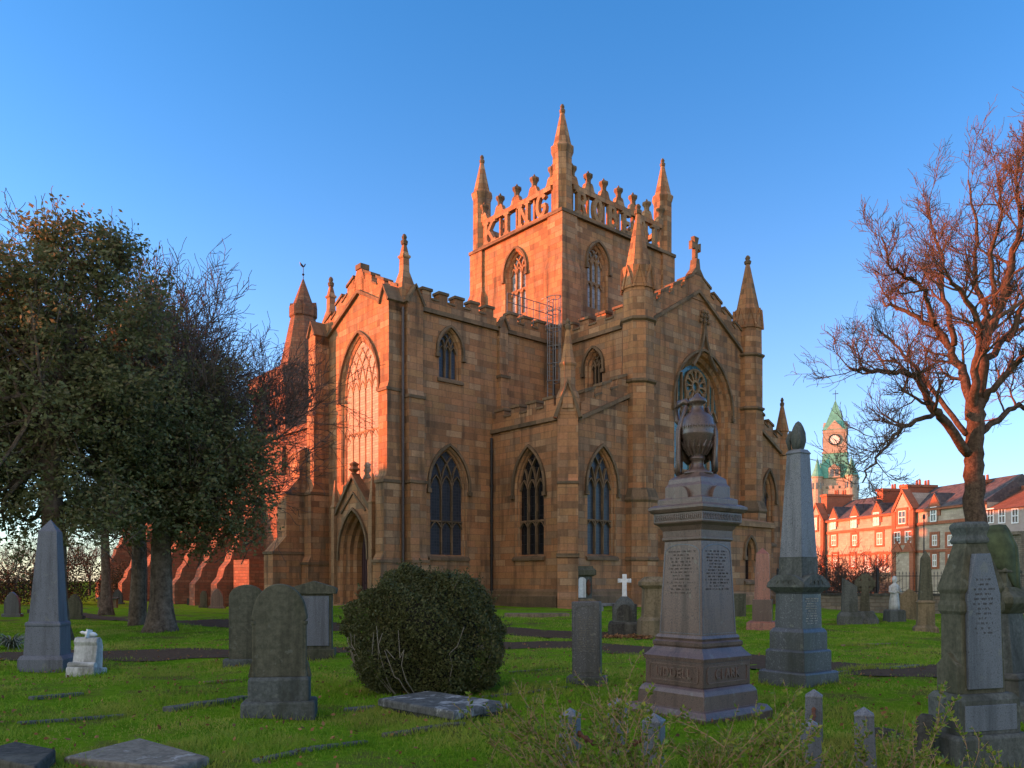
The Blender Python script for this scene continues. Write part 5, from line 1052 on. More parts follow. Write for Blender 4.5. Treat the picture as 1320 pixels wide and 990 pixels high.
# 2 round-headed stone in front
p = back(gp(361, 926), 0.16); t = thing('headstone', 'brown round headed headstone with shoulders on a stepped grey base left of the round bush', 'headstone', sink(p), R(10))
k = MB(); k.box(-0.42, 0.42, -0.23, 0.23, -0.2, 0.20); k.build('base', M_LICHEN if False else M_GREYST, t, bevel=0.03)
k = MB(); k.rect([(0.345, 0.17, 0.19), (0.345, 0.17, 0.44), (0.335, 0.15, 0.475)]); k.build('plinth', M_GREYST, t, bevel=0.012)
k = MB(); k.prism([(x, z+0.47) for x, z in head(0.285, 0.68, 1.10, 'shoulder')], XF, -0.085, 0.085); k.build('slab', M_MOSSY, t, bevel=0.015)
k = MB()
for sg in (-1, 1): k.lathe([(0.03, 0.47), (0.03, 0.52), (0.022, 0.54), (0.022, 1.08), (0.035, 1.10), (0.035, 1.13)], 10, (sg*0.29, -0.06)); k.prism([(sg*0.29, 0.47), (sg*0.36, 0.47), (sg*0.33, 0.62), (sg*0.29, 0.70)], XF, -0.05, 0.05)
k.build('side_shaft', M_MOSSY, t)
# 3, 4 stones behind it
headstone('plain dark mossy round topped headstone just behind the shouldered one', sink(gp(318, 858)), R(14), 0.62, 1.52, 0.17, 'gothic' if False else 'round', M_MOSSY, 0.82, 0.13, mat2=M_GREYST, zs=1.28)
p = gp(405, 850); t = thing('headstone', 'pedimented headstone with pale grey granite panel partly behind the round bush', 'headstone', sink(p), R(8))
k = MB(); k.box(-0.42, 0.42, -0.2, 0.2, -0.2, 0.22); k.build('base', M_MOSSY, t, bevel=0.015); k = MB(); k.box(-0.36, 0.36, -0.13, 0.13, 0.2, 1.32); k.build('slab', M_MOSSY, t, bevel=0.01)
k = MB(); k.box(-0.28, 0.30, -0.16, -0.12, 0.28, 1.28); k.build('panel', M_BLUEG, t, bevel=0.008)
k = MB(); k.prism([(-0.44, 1.32), (0.44, 1.32), (0.46, 1.42), (0.40, 1.46), (0, 1.58), (-0.40, 1.46), (-0.46, 1.42)], XF, -0.2, 0.2); k.build('cap', M_MOSSY, t, bevel=0.012)
# 5 left obelisk
p = back(gp(61, 866), 0.25); t = thing('obelisk', 'blue grey granite obelisk leaning at the left of the churchyard', 'obelisk', sink(p), R(12), tilt=(0, R(1.2)))
k = MB(); k.sq([(0.37, -0.2), (0.37, 0.20), (0.33, 0.27)]); k.build('base', M_BLUEG, t, bevel=0.012); k = MB(); k.sq([(0.30, 0.26), (0.28, 0.78), (0.29, 0.80), (0.29, 0.84), (0.26, 0.87)]); k.build('die', M_BLUEG, t, bevel=0.01)
k = MB(); k.sq([(0.245, 0.86), (0.15, 2.48), (0.0015, 2.70)]); k.build('shaft', M_BLUEG, t, bevel=0.005)
# 6 white scroll stone
p = gp(111, 871); t = thing('scroll_stone', 'small worn white marble scroll stone with a dove on top', 'gravestone', sink(p), R(-6), tilt=(R(-6), 0))
k = MB(); k.box(-0.24, 0.26, -0.2, 0.18, -0.15, 0.14); k.build('base', M_MARBLE, t, bevel=0.02)
k = MB(); prof = [(-0.13, 0.13), (-0.14, 0.2), (-0.09, 0.22), (-0.07, 0.5), (-0.10, 0.56), (-0.08, 0.63), (0, 0.65), (0.06, 0.6), (0.1, 0.5), (0.12, 0.13)]
k.prism(prof, lambda a, z, d: (d, a, z), -0.20, 0.21); k.build('scroll', M_MARBLE, t, bevel=0.012)
k = MB(); k.lathe([(0.055, -0.235), (0.055, 0.235)], 12); bb = k.build('scroll_roll', M_MARBLE, t, smooth=False); bb.rotation_euler = (0, R(90), 0); bb.location = (0.0, -0.12, 0.17)
k = MB(); k.lathe([(0.01, -0.12), (0.04, -0.08), (0.05, 0), (0.035, 0.07), (0.022, 0.09), (0.03, 0.12), (0.005, 0.155)], 10); db = k.build('dove', M_WHITEST, t, smooth=True); db.location = (0.03, -0.02, 0.70); db.rotation_euler = (R(80), 0, R(-70))
k = MB(); k.prism([(-0.12, 0.0), (0.02, 0.06), (0.10, 0.02), (0.0, -0.03)], lambda a, z, d: (a, d, z), -0.07, 0.07); w_ = k.build('dove_wings', M_WHITEST, db); w_.location = (0, 0, 0)
# 13 dark headstone
p = gp(757, 882); t = headstone('slim dark granite headstone with arched carved panel and rows of lettering', sink(p), R(-14), 0.44, 1.28, 0.17, 'plain', M_DKGREY, 0.60, 0.13, mat2=M_GREYST, zs=1.2, tilt=(0, R(-0.5)))
k = MB(); f = Fr((0, -0.085, 0), (1, 0, 0), (0, -1, 0)); ribbon(k, f, [(-0.185, 0.2), (0.185, 0.2), (0.185, 1.12)]+[(0.185*math.cos(e*math.pi/10), 1.12+0.1*math.sin(e*math.pi/10)) for e in range(1, 10)]+[(-0.185, 1.12)], 0.012, -0.004, 0.012, closed=True); k.build('panel_border', M_DKGREY, t)
k = MB(); rows(k, f, -0.14, 0.14, 0.5, 1.05, 16, 0.014, 12); k.build('inscription', plain('gilt_letters', (0.17, 0.14, 0.09), 0.7), t, uv=False)
# 14 wall pedestal
p = gp(747, 783); t = thing('pedestal_tomb', 'mossy classical pedestal tomb with white tablet standing near the abbey wall', 'monument', sink(p), R(20))
k = MB(); k.sq([(0.75, -0.2), (0.7, 0.25), (0.52, 0.45)]); k.build('base', M_TAN, t); k = MB(); k.sq([(0.46, 0.44), (0.46, 1.55)]); k.build('die', M_GREYST, t)
k = MB(); k.sq([(0.5, 1.54), (0.62, 1.62), (0.62, 1.85), (0.52, 1.95), (0.5, 2.05)]); k.build('cap', M_MOSSY, t)
k = MB(); k.prism(head(0.2, 0.85, 1.0, 'round'), lambda a, z, d: (a-0.08, -0.46-d, z+0.5), 0, 0.03); k.build('tablet', M_WHITEST, t); k = MB(); k.lathe([(0.02, 0.6), (0.12, 0.75), (0.09, 1.0), (0.14, 1.15), (0.08, 1.3), (0.02, 1.4)], 8, (0.28, -0.47)); k.build('carving', M_RUST, t)
# 15 white cross
p = gp(805, 817); t = thing('cross_monument', 'white marble cross on a domed dark stone pedestal with arched niches', 'monument', sink(p), R(-8))
k = MB(); k.sq([(0.5, -0.2), (0.48, 0.32), (0.42, 0.38)]); k.build('base', M_BLACKST, t, bevel=0.015)
k = MB(); k.sq([(0.36, 0.37), (0.34, 0.75), (0.30, 0.9), (0.22, 1.02), (0.12, 1.1), (0.09, 1.13)]); k.build('dome', M_GREYST, t, smooth=False)
for f in (Fr((0, -0.345, 0), (1, 0, 0), (0, -1, 0)), Fr((-0.345, 0, 0), (0, 1, 0), (-1, 0, 0)), Fr((0.345, 0, 0), (0, 1, 0), (1, 0, 0))): k = MB(); k.prism(arch(0, 0.42, 0.66, 0.9, 0.23, 6), lambda a, z, d: f(a, z, d), -0.05, 0.02); k.build('niche', M_BLACKST, t)
k = MB(); k.prism([(-0.075, 1.1), (0.075, 1.1), (0.065, 1.55), (0.2, 1.54), (0.2, 1.67), (0.065, 1.66), (0.065, 1.80), (-0.065, 1.80), (-0.065, 1.66), (-0.2, 1.67), (-0.2, 1.54), (-0.065, 1.55)], XF, -0.05, 0.05); k.build('cross', M_WHITEST, t, bevel=0.008)
# pillar, slab, green stone behind the monument
p = gp(841, 822); t = thing('pillar_stone', 'tan sandstone pillar stone half hidden behind the urn monument', 'monument', sink(p)); k = MB(); k.sq([(0.4, -0.2), (0.38, 0.5), (0.28, 0.6), (0.26, 1.4), (0.36, 1.5), (0.36, 1.6), (0.2, 1.75)]); k.build('shaft', M_TAN, t, bevel=0.01)
headstone('greenish plain headstone standing before the low vestry', sink(gp(951, 795)), R(5), 0.62, 1.25, 0.16, 'plain', M_MOSSY, base=False)
p = gp(983, 810); t = thing('obelisk', 'slim polished red granite obelisk beside the low vestry', 'obelisk', sink(p), R(-20))
k = MB(); k.sq([(0.5, -0.2), (0.48, 0.2), (0.42, 0.24)]); k.build('base', M_REDG, t, bevel=0.01); k = MB(); k.sq([(0.31, 0.23), (0.31, 0.95)]); k.build('die', M_GRANS, t, bevel=0.01); k = MB(); k.sq([(0.25, 0.94), (0.20, 2.45), (0.002, 2.65)]); k.build('shaft', M_REDG, t, bevel=0.005)
# 18 big grey obelisk with draped top
p = back(gp(1029, 886), 0.45); t = thing('obelisk', 'tall grey granite obelisk on stepped base with carved collar and shrouded finial', 'obelisk', sink(p), R(-55))
k = MB(); k.sq([(0.44, -0.2), (0.43, 0.17), (0.41, 0.20)]); k.build('step', M_DKGREY, t, bevel=0.02); k = MB(); k.sq([(0.355, 0.19), (0.355, 0.50), (0.33, 0.53)]); k.build('step', M_DKGREY, t, bevel=0.015); k = MB(); k.sq([(0.31, 0.52), (0.31, 0.80), (0.27, 0.86)]); k.build('step', M_DKGREY, t, bevel=0.012)
k = MB(); k.sq([(0.252, 0.85), (0.24, 1.40), (0.26, 1.42)]); di = k.build('die', M_DKGREY, t, bevel=0.008); f = Fr((0.246, 0, 0), (0, 1, 0), (1, 0, 0)); k = MB(); rows(k, f, -0.17, 0.17, 0.92, 1.34, 11, 0.016, 8, 0.006); k.build('inscription', M_LIGHTLET, di, uv=False)
k = MB(); k.sq([(0.24, 1.41), (0.34, 1.50), (0.34, 1.53)]); 
for f in [Fr((0, -0.33, 0), (1, 0, 0), (0, -1, 0)), Fr((0.33, 0, 0), (0, 1, 0), (1, 0, 0)), Fr((-0.33, 0, 0), (0, 1, 0), (-1, 0, 0)), Fr((0, 0.33, 0), (1, 0, 0), (0, 1, 0))]:
    k.prism([(-0.34, 1.53), (0.34, 1.53), (0.33, 1.57), (0.15, 1.68), (0, 1.71), (-0.15, 1.68), (-0.33, 1.57)], lambda a, z, d: f(a, z, d), -0.13, 0.0)
    for sg in (-1, 0, 1): ribbon(k, f, [(sg*0.1-0.06, 1.55), (sg*0.1-0.03, 1.61), (sg*0.1+0.03, 1.61), (sg*0.1+0.06, 1.55)], 0.009, -0.004, 0.012)
k.build('collar', M_GREYST, t); k = MB(); k.sq([(0.215, 1.6), (0.205, 1.95), (0.21, 1.97)]); k.build('carved_band', M_GREYST, t, bevel=0.004)
k = MB(); k.sq([(0.20, 1.96), (0.125, 3.58), (0.14, 3.60), (0.10, 3.66)]); k.build('shaft', M_GREY, t, bevel=0.006)
k = MB(); k.lathe([(0.06, 3.64), (0.10, 3.68), (0.135, 3.80), (0.125, 3.92), (0.085, 4.02), (0.05, 4.08), (0.01, 4.11)], 14, sx=0.85); k.tube([(-0.06, -0.1, 3.95), (-0.1, -0.12, 3.8), (-0.08, -0.1, 3.66)], [0.03, 0.04, 0.02], 6); k.tube([(0.08, -0.08, 3.97), (0.1, -0.1, 3.8), (0.07, -0.1, 3.66)], [0.025, 0.035, 0.02], 6); k.build('finial', M_GREYST, t, smooth=True)
# 19 right foreground stones
p = back(gp(1256, 990), 0.3); t = thing('gable_stone', 'big weathered grey headstone with tapering shoulders, block top and granite face at the right front', 'headstone', sink(p), R(-80), tilt=(R(1.5), 0)); t.scale = (0.85, 0.82, 0.985)
# local front (-y) is the narrow left end; the inscribed face looks along +x
k = MB(); k.rect([(0.30, 0.44, -0.2), (0.30, 0.44, 0.23), (0.28, 0.42, 0.26)]); k.build('base', M_GREYST, t, bevel=0.02); k = MB(); k.rect([(0.235, 0.35, 0.25), (0.235, 0.35, 0.55), (0.20, 0.31, 0.60)]); k.build('plinth', M_GREYST, t, bevel=0.015)
k = MB(); k.rect([(0.155, 0.25, 0.59), (0.145, 0.24, 1.28), (0.165, 0.26, 1.31), (0.165, 0.26, 1.36), (0.15, 0.245, 1.40), (0.15, 0.245, 1.46), (0.175, 0.265, 1.50), (0.165, 0.255, 1.53), (0.10, 0.13, 1.86), (0.10, 0.12, 1.90)]); k.build('body', M_MOSSY, t, bevel=0.01)
k = MB(); k.rect([(0.115, 0.125, 1.89), (0.125, 0.14, 1.92), (0.105, 0.115, 1.96), (0.125, 0.14, 2.03), (0.12, 0.135, 2.06), (0.09, 0.11, 2.08)]); k.build('block_top', M_GREYST, t, bevel=0.01)
k = MB(); k.prism([(-0.16, 0.60), (0.16, 0.60), (0.16, 0.84), (0, 0.95), (-0.16, 0.84)], lambda a, z, d: (a*0.95, -d, z), 0.20, 0.30); k.build('gablet', M_MOSSY, t, bevel=0.008)
k = MB(); k.prism([(-0.2, 0.64), (0.2, 0.64), (0.19, 1.45), (0.085, 1.80), (-0.085, 1.80), (-0.19, 1.45)], lambda a, z, d: (d, a, z), 0.12, 0.185); fc = k.build('face_panel', M_BLUEG, t, bevel=0.006)
f = Fr((0.185, 0, 0), (0, 1, 0), (1, 0, 0)); k = MB(); rows(k, f, -0.13, 0.13, 1.1, 1.6, 12, 0.016, 19, 0.003, 0.5); k.build('inscription', M_LETTER, fc, uv=False); k = MB(); k.prism([(-0.30, 0.29), (0.30, 0.29), (0.30, 0.51), (-0.30, 0.51)], lambda a, z, d: (d, a, z), 0.2, 0.243); k.build('plinth_panel', M_BLUEG, t, bevel=0.005)
p = back(gp(1294, 928), 0.4); t = thing('draped_monument', 'mossy pedestal monument with cloth draped urn behind the big right headstone', 'monument', sink(p), R(-58), tilt=(0, R(-2)))
k = MB(); k.sq([(0.46, -0.2), (0.45, 0.18), (0.40, 0.22)]); k.build('base', M_GREYST, t, bevel=0.02); k = MB(); k.sq([(0.36, 0.21), (0.34, 0.44), (0.36, 0.47), (0.30, 0.52)]); k.build('plinth', M_BLACKST, t, bevel=0.015)
k = MB(); k.sq([(0.235, 0.51), (0.175, 1.22)]); k.build('shaft', M_GREYST, t, bevel=0.01); k = MB(); k.sq([(0.19, 1.21), (0.30, 1.33), (0.30, 1.40), (0.22, 1.47), (0.2, 1.52)]); k.build('cap', M_MOSSY, t, bevel=0.01)
k = MB(); k.sq([(0.165, 1.51), (0.165, 1.68), (0.19, 1.70), (0.15, 1.75)]); k.build('urn_block', M_MOSSY, t, bevel=0.01); k = MB(); k.lathe([(0.06, 1.74), (0.05, 1.80), (0.13, 1.95), (0.15, 2.05), (0.12, 2.15), (0.05, 2.2), (0.01, 2.22)], 14); ur = k.build('urn', M_MOSSY, t, smooth=True)
k = MB(); P_ = []
for i in range(10):
    t_ = i/9; P_.append([((0.05+0.14*min(1, t_*2.2)+0.022*math.sin(j*1.885)*t_)*math.cos(j*2*math.pi/20), (0.05+0.14*min(1, t_*2.2)+0.022*math.sin(j*1.885)*t_)*math.sin(j*2*math.pi/20), 2.26-0.03*t_-(0.72+0.16*math.sin(j*0.63+1.0))*max(0, t_-0.15)) for j in range(21)])
drape(k, P_, 0.025); k.build('drapery', plain('green_mossy_cloth', (0.06, 0.075, 0.035), 0.95, var=0.5, scale=6), ur, smooth=True)
# 20 small stones toward the railing
p = gp(1095, 803); t = thing('broken_column', 'pale square stone pillar broken slantwise at its top before the wall', 'gravestone', sink(p), R(-20)); k = MB(); k.sq([(0.42, -0.2), (0.4, 0.25), (0.30, 0.4)]); k.build('base', M_GREYST, t, bevel=0.01); k = MB(); h = 0.27; k.hexa([(-h, -h, .39), (h, -h, .39), (h, h, .39), (-h, h, .39), (-h*.9, -h*.9, 1.62), (h*.9, -h*.9, 1.3), (h*.9, h*.9, 1.3), (-h*.9, h*.9, 1.62)]); k.build('shaft', M_GREYST, t, bevel=0.01)
p = gp(1115, 803); t = thing('celtic_cross', 'mossy ringed stone cross on tapered foot before the wall', 'cross', sink(p), R(-25)); k = MB(); k.sq([(0.48, -0.2), (0.44, 0.12), (0.26, 0.42)]); k.build('base', M_GREYST, t, bevel=0.01)
k = MB(); k.prism([(-0.17, 0.4), (0.17, 0.4), (0.12, 1.3), (0.34, 1.28), (0.34, 1.52), (0.12, 1.5), (0.13, 1.75), (-0.13, 1.75), (-0.12, 1.5), (-0.34, 1.52), (-0.34, 1.28), (-0.12, 1.3)], XF, -0.09, 0.09); ribbon(k, Fr((0, -0.0, 0), (1, 0, 0), (0, -1, 0)), [(0.27*math.cos(e*math.pi/10), 1.4+0.27*math.sin(e*math.pi/10)) for e in range(20)], 0.05, -0.06, 0.06, closed=True); k.build('cross', M_MOSSY, t, bevel=0.008)
p = gp(1153, 800); t = thing('statue', 'small worn pale standing figure statue on a stone block before the wall', 'statue', sink(p)); k = MB(); k.sq([(0.3, -0.2), (0.28, 0.35), (0.24, 0.4)]); k.build('pedestal', M_GREYST, t, bevel=0.01)
k = MB(); k.lathe([(0.2, 0.39), (0.19, 0.6), (0.15, 0.95), (0.16, 1.15), (0.15, 1.28), (0.06, 1.35), (0.055, 1.39), (0.09, 1.45), (0.095, 1.52), (0.06, 1.6), (0.01, 1.62)], 12, sy=0.75); k.tube([(-0.15, 0, 1.25), (-0.2, -0.05, 1.05), (-0.06, -0.14, 1.0)], [0.05, 0.045, 0.035], 7); k.tube([(0.15, 0, 1.25), (0.2, -0.05, 1.05), (0.06, -0.14, 1.05)], [0.05, 0.045, 0.035], 7); k.build('figure', M_MARBLE, t, smooth=True)
headstone('tan gabled headstone with small cap beside the pale statue', sink(gp(1172, 798)), R(-20), 0.66, 1.5, 0.3, 'gable', M_TAN, base=False, zs=1.25)
p = gp(1193, 814); t = thing('obelisk', 'slender brown lichened stone obelisk left of the big right headstone', 'obelisk', sink(p), R(-20)); k = MB(); k.sq([(0.36, -0.2), (0.34, 0.12), (0.26, 0.2)]); k.build('base', M_RED if False else M_TAN, t, bevel=0.01); k = MB(); k.sq([(0.25, 0.19), (0.235, 0.9), (0.27, 0.93), (0.22, 1.0)]); k.build('die', M_TAN, t, bevel=0.01); k = MB(); k.sq([(0.2, 0.98), (0.13, 2.35), (0.0015, 2.6)]); k.build('shaft', M_MOSSY, t, bevel=0.006)
# 8, 9 far stones
for lab, px, py, w_, H_, th, kd, mt in (('tall black headstone with pointed top at the far left', 16, 795, 0.72, 1.25, 0.2, 'gothic', M_DKGREY), ('small round topped grey headstone left of the big obelisk foot', 96, 798, 0.66, 1.15, 0.2, 'gothic', M_MOSSY), ('low leaning dark stone between two far left headstones', 42, 790, 0.5, 0.5, 0.2, 'plain', M_BLACKST),
      ('pink grey pointed headstone before the sloping buttresses', 280, 784, 0.95, 1.5, 0.22, 'gothic', M_GRAN), ('narrow mossy stone standing close left of the pink grey headstone', 263, 783, 0.55, 1.3, 0.3, 'round', M_MOSSY), ('small grey round topped stone at the foot of the farthest buttress', 152, 779, 0.85, 1.35, 0.25, 'gothic', M_GREYST), ('small dark stone right of the gravel path', 245, 780, 0.5, 0.9, 0.2, 'plain', M_BLACKST), ('small grey tablet stone at the foot of the aisle wall', 656, 781, 0.45, 0.42, 0.12, 'plain', M_BLUEG)):
    p = gp(px, py); headstone(lab, sink(p), R(6), w_, H_*(p.y/28 if px == 0 else 1), th, kd, mt, base=(H_ > 1), bh=0.15)
for lab, px, py, sx_, sy_, h_ in (('low stone chest tomb beside the two forked tree', 139, 783, 1.5, 0.8, 0.75),):
    p = gp(px, py); t = thing('chest_tomb', lab, 'tomb', sink(p), R(15)); k = MB(); k.rect([(sx_/2-0.1, sy_/2-0.1, -0.2), (sx_/2-0.1, sy_/2-0.1, h_-0.12)]); k.build('chest', M_TAN, t); k = MB(); k.rect([(sx_/2, sy_/2, h_-0.12), (sx_/2, sy_/2, h_)]); k.build('lid', M_GREYST, t, bevel=0.01)
p = gp(692, 795); t = thing('ledger_slab', 'low earthy stone slab lying on the grass before the aisle wall', 'slab', sink(p), R(4)); k = MB(); k.rect([(1.3, 0.5, -0.2), (1.25, 0.45, 0.14)]); k.build('slab', M_RUST if False else M_TAN, t, bevel=0.03)
p = gp(786, 787); t = thing('bench_slab', 'pale flat stone slab on short feet near the abbey wall', 'slab', sink(p), R(2)); k = MB(); k.rect([(0.55, 0.2, 0.22), (0.55, 0.2, 0.32)]); k.build('slab', M_GREY, t); k = MB(); k.box(-0.45, -0.3, -0.15, 0.15, -0.1, 0.22); k.box(0.3, 0.45, -0.15, 0.15, -0.1, 0.22); k.build('feet', M_GREY, t)
# flat slabs near the front
def slab(label, px, mat, h, e=0.0, lip=True):
    P_ = [gp(*q) for q in px]; c = sum(P_, Vector())/len(P_); t = thing('ledger_slab', label, 'slab', (c.x, c.y, c.z-0.02)); n = len(P_)
    f = lambda s, z: [((q.x-c.x)*s, (q.y-c.y)*s, z) for q in P_]
    if lip: k = MB(); k.add(f(0.93, -0.15)+f(0.93, h*0.5), [(0, 1, 2, 3)]+[(i, (i+1) % n, n+(i+1) % n, n+i) for i in range(n)]); k.build('base', M_BLACKST, t)
    k = MB(); k.add(f(1, h*0.45 if lip else -0.15)+f(1, h*0.85)+f(0.97, h), [(3, 2, 1, 0)]+[(i, (i+1) % n, n+(i+1) % n, n+i) for i in range(n)]+[(n+i, n+(i+1) % n, 2*n+(i+1) % n, 2*n+i) for i in range(n)]+[(8, 9, 10, 11)]); k.build('top', mat, t, bevel=0.01)
    return t
slab('flat ledger slab mottled with white lichen beside the round bush', [(487, 917), (585, 934), (655, 921), (553, 905)], M_LICHEN, 0.17)
slab('flat brown grave slab lying at the bottom left of the grass', [(82, 984), (225, 1004), (270, 986), (180, 965)], M_SLABB, 0.10, lip=False)
slab('dark mossy stone block lying at the bottom left corner', [(-40, 995), (45, 1012), (72, 985), (20, 976)], M_BLACKST, 0.16, lip=False)
# kerbs round the plots
KERBS = []
KLAB = ['straight kerb stone sunk in grass below the white scroll stone', 'long low kerb at the left, nearest below the scroll stone', 'rounded kerb running up to the shouldered headstone', 'thin mossy kerb behind the shouldered headstone', 'broken line of kerb stones crossing the front grass', 'mossy kerb edge in front of the lichened slab', 'short kerb left of the lichened slab', 'thin kerb right of the round bush', 'thin mossy kerb on the grass by the dark headstone', 'thin kerb right of the big grey obelisk', 'far kerb in the right hand grass', 'low kerb near the right edge']
for i, (pts, wd, hh, mt) in enumerate([([(37, 902), (108, 895)], .07, .06, M_GREYST), ([(22, 934), (90, 929), (163, 923)], .06, .045, M_GREYST), ([(215, 918), (250, 912), (283, 907), (300, 905), (318, 901)], .10, .10, M_GREYST), ([(261, 881), (315, 877)], .05, .05, M_TAN), ([(327, 984), (382, 971), (400, 967), (475, 957)], .05, .05, M_GREYST), ([(494, 951), (530, 945), (571, 938), (600, 935)], .06, .07, M_MOSSY),
        ([(444, 918), (486, 913)], .08, .07, M_GREYST), ([(621, 900), (690, 892), (735, 886)], .05, .04, M_GREYST), ([(655, 868), (735, 862)], .06, .05, M_MOSSY), ([(1080, 868), (1190, 858)], .08, .05, M_GREYST), ([(1085, 833), (1180, 829)], .08, .06, M_TAN), ([(1285, 846), (1330, 844)], .12, .08, M_GREYST)]):
    mb = MB(); P_ = [gp(*q) for q in pts]; c = P_[0]; t = None; KERBS.append((P_, wd))
    for a, b_ in zip(P_, P_[1:]):
        a2 = a.lerp(b_, 0.02); b2 = a.lerp(b_, 0.97); d_ = (b2-a2); d_.z = 0; d_.normalize(); nn = Vector((-d_.y, d_.x, 0))*wd; vs = []
        for q, hz_ in ((a2, hh*0.62), (b2, hh*0.5)):
            for sg, z_ in ((-1, -0.15), (1, -0.15), (0.85, hz_), (-0.85, hz_)): vs.append(tuple(q+nn*sg+Vector((0, 0, z_))-c))
        mb.add(vs, [(0, 1, 2, 3), (7, 6, 5, 4), (0, 4, 5, 1), (1, 5, 6, 2), (2, 6, 7, 3), (3, 7, 4, 0)])
    o = mb.build('kerb_stone', mt, bevel=0.012); o.location = c; tag(o, KLAB[i], 'kerb', 'kerb stones edging the graves')
# granite posts of the front plot
PL = ['granite post with pyramid top, leftmost of the front plot', 'granite post just left of the urn monument base', 'lichened granite post half hidden by twigs before the urn monument', 'granite post right of the urn monument standing farther back', 'short granite post among twigs right of the urn monument', 'granite post alone on the grass left of the big right headstone']
PT = [(735, 7.05), (797, 7.6), (842, 6.6), (1049, 7.75), (1047, 6.35), (1116, 6.85)]; src = None
for i, (px, Y) in enumerate(PT):
    c = at(px, 748, Y); z0 = gz(c.x, c.y)
    if src is None:
        t = thing('granite_post', PL[0], 'post', (c.x, c.y, z0), R(-20), 'granite posts round the front plot'); k = MB(); k.sq([(0.085, -0.2), (0.075, 0.44)]); a_ = k.build('shaft', M_BLUEG, t, bevel=0.006); k = MB(); k.sq([(0.078, 0.44), (0.078, 0.455), (0.004, 0.515)]); b_ = k.build('cap', M_GREY, t, bevel=0.003); src = t, (a_, b_)
    else:
        t = src[0].copy(); COL.objects.link(t); t.location = (c.x, c.y, z0); t['label'] = PL[i]; t.rotation_euler = (0, R(random.uniform(-2, 2)), R(-20+random.uniform(-8, 8)))
        for q in src[1]: n_ = q.copy(); COL.objects.link(n_); n_.parent = t
def ptop(i, z): c = at(PT[i][0], 748, PT[i][1]); return (c.x, c.y, gz(c.x, c.y)+z)
for i, j, lb in ((0, 2, 'rusty iron chain between the leftmost post and its neighbour'), (3, 4, 'rusty iron chain between the posts right of the urn monument')):
    a = np.array(ptop(i, 0.36)); b_ = np.array(ptop(j, 0.36)); P_ = [a+(b_-a)*s_+np.array([0, 0, -0.16*4*s_*(1-s_)]) for s_ in np.linspace(0, 1, 13)]; k = MB(); k.tube(P_, 0.018, 6)
    for q in range(0, 12): m_ = (P_[q]+P_[q+1])/2; k.lathe([(0.01, m_[2]-0.03), (0.03, m_[2]), (0.01, m_[2]+0.03)], 6, m_[:2])
    tag(k.build('iron_chain', M_RUST), lb, 'chain')
for lb, px, py, w_, h_ in (('dark broken stone leaning against the right foreground headstone', 1188, 985, 0.16, 0.42), ('low rough stone block behind the right front posts', 1143, 955, 0.3, 0.12)):
    p = gp(px, py); k = MB(); k.rect([(w_/2, 0.07, -0.1), (w_/2*0.9, 0.06, h_*0.85), (w_/2*0.5, 0.04, h_)]); o = k.build('stone_block', M_BLACKST, bevel=0.015); o.location = p; o.rotation_euler = (R(-8), R(4), R(-40)); tag(o, lb, 'stone')

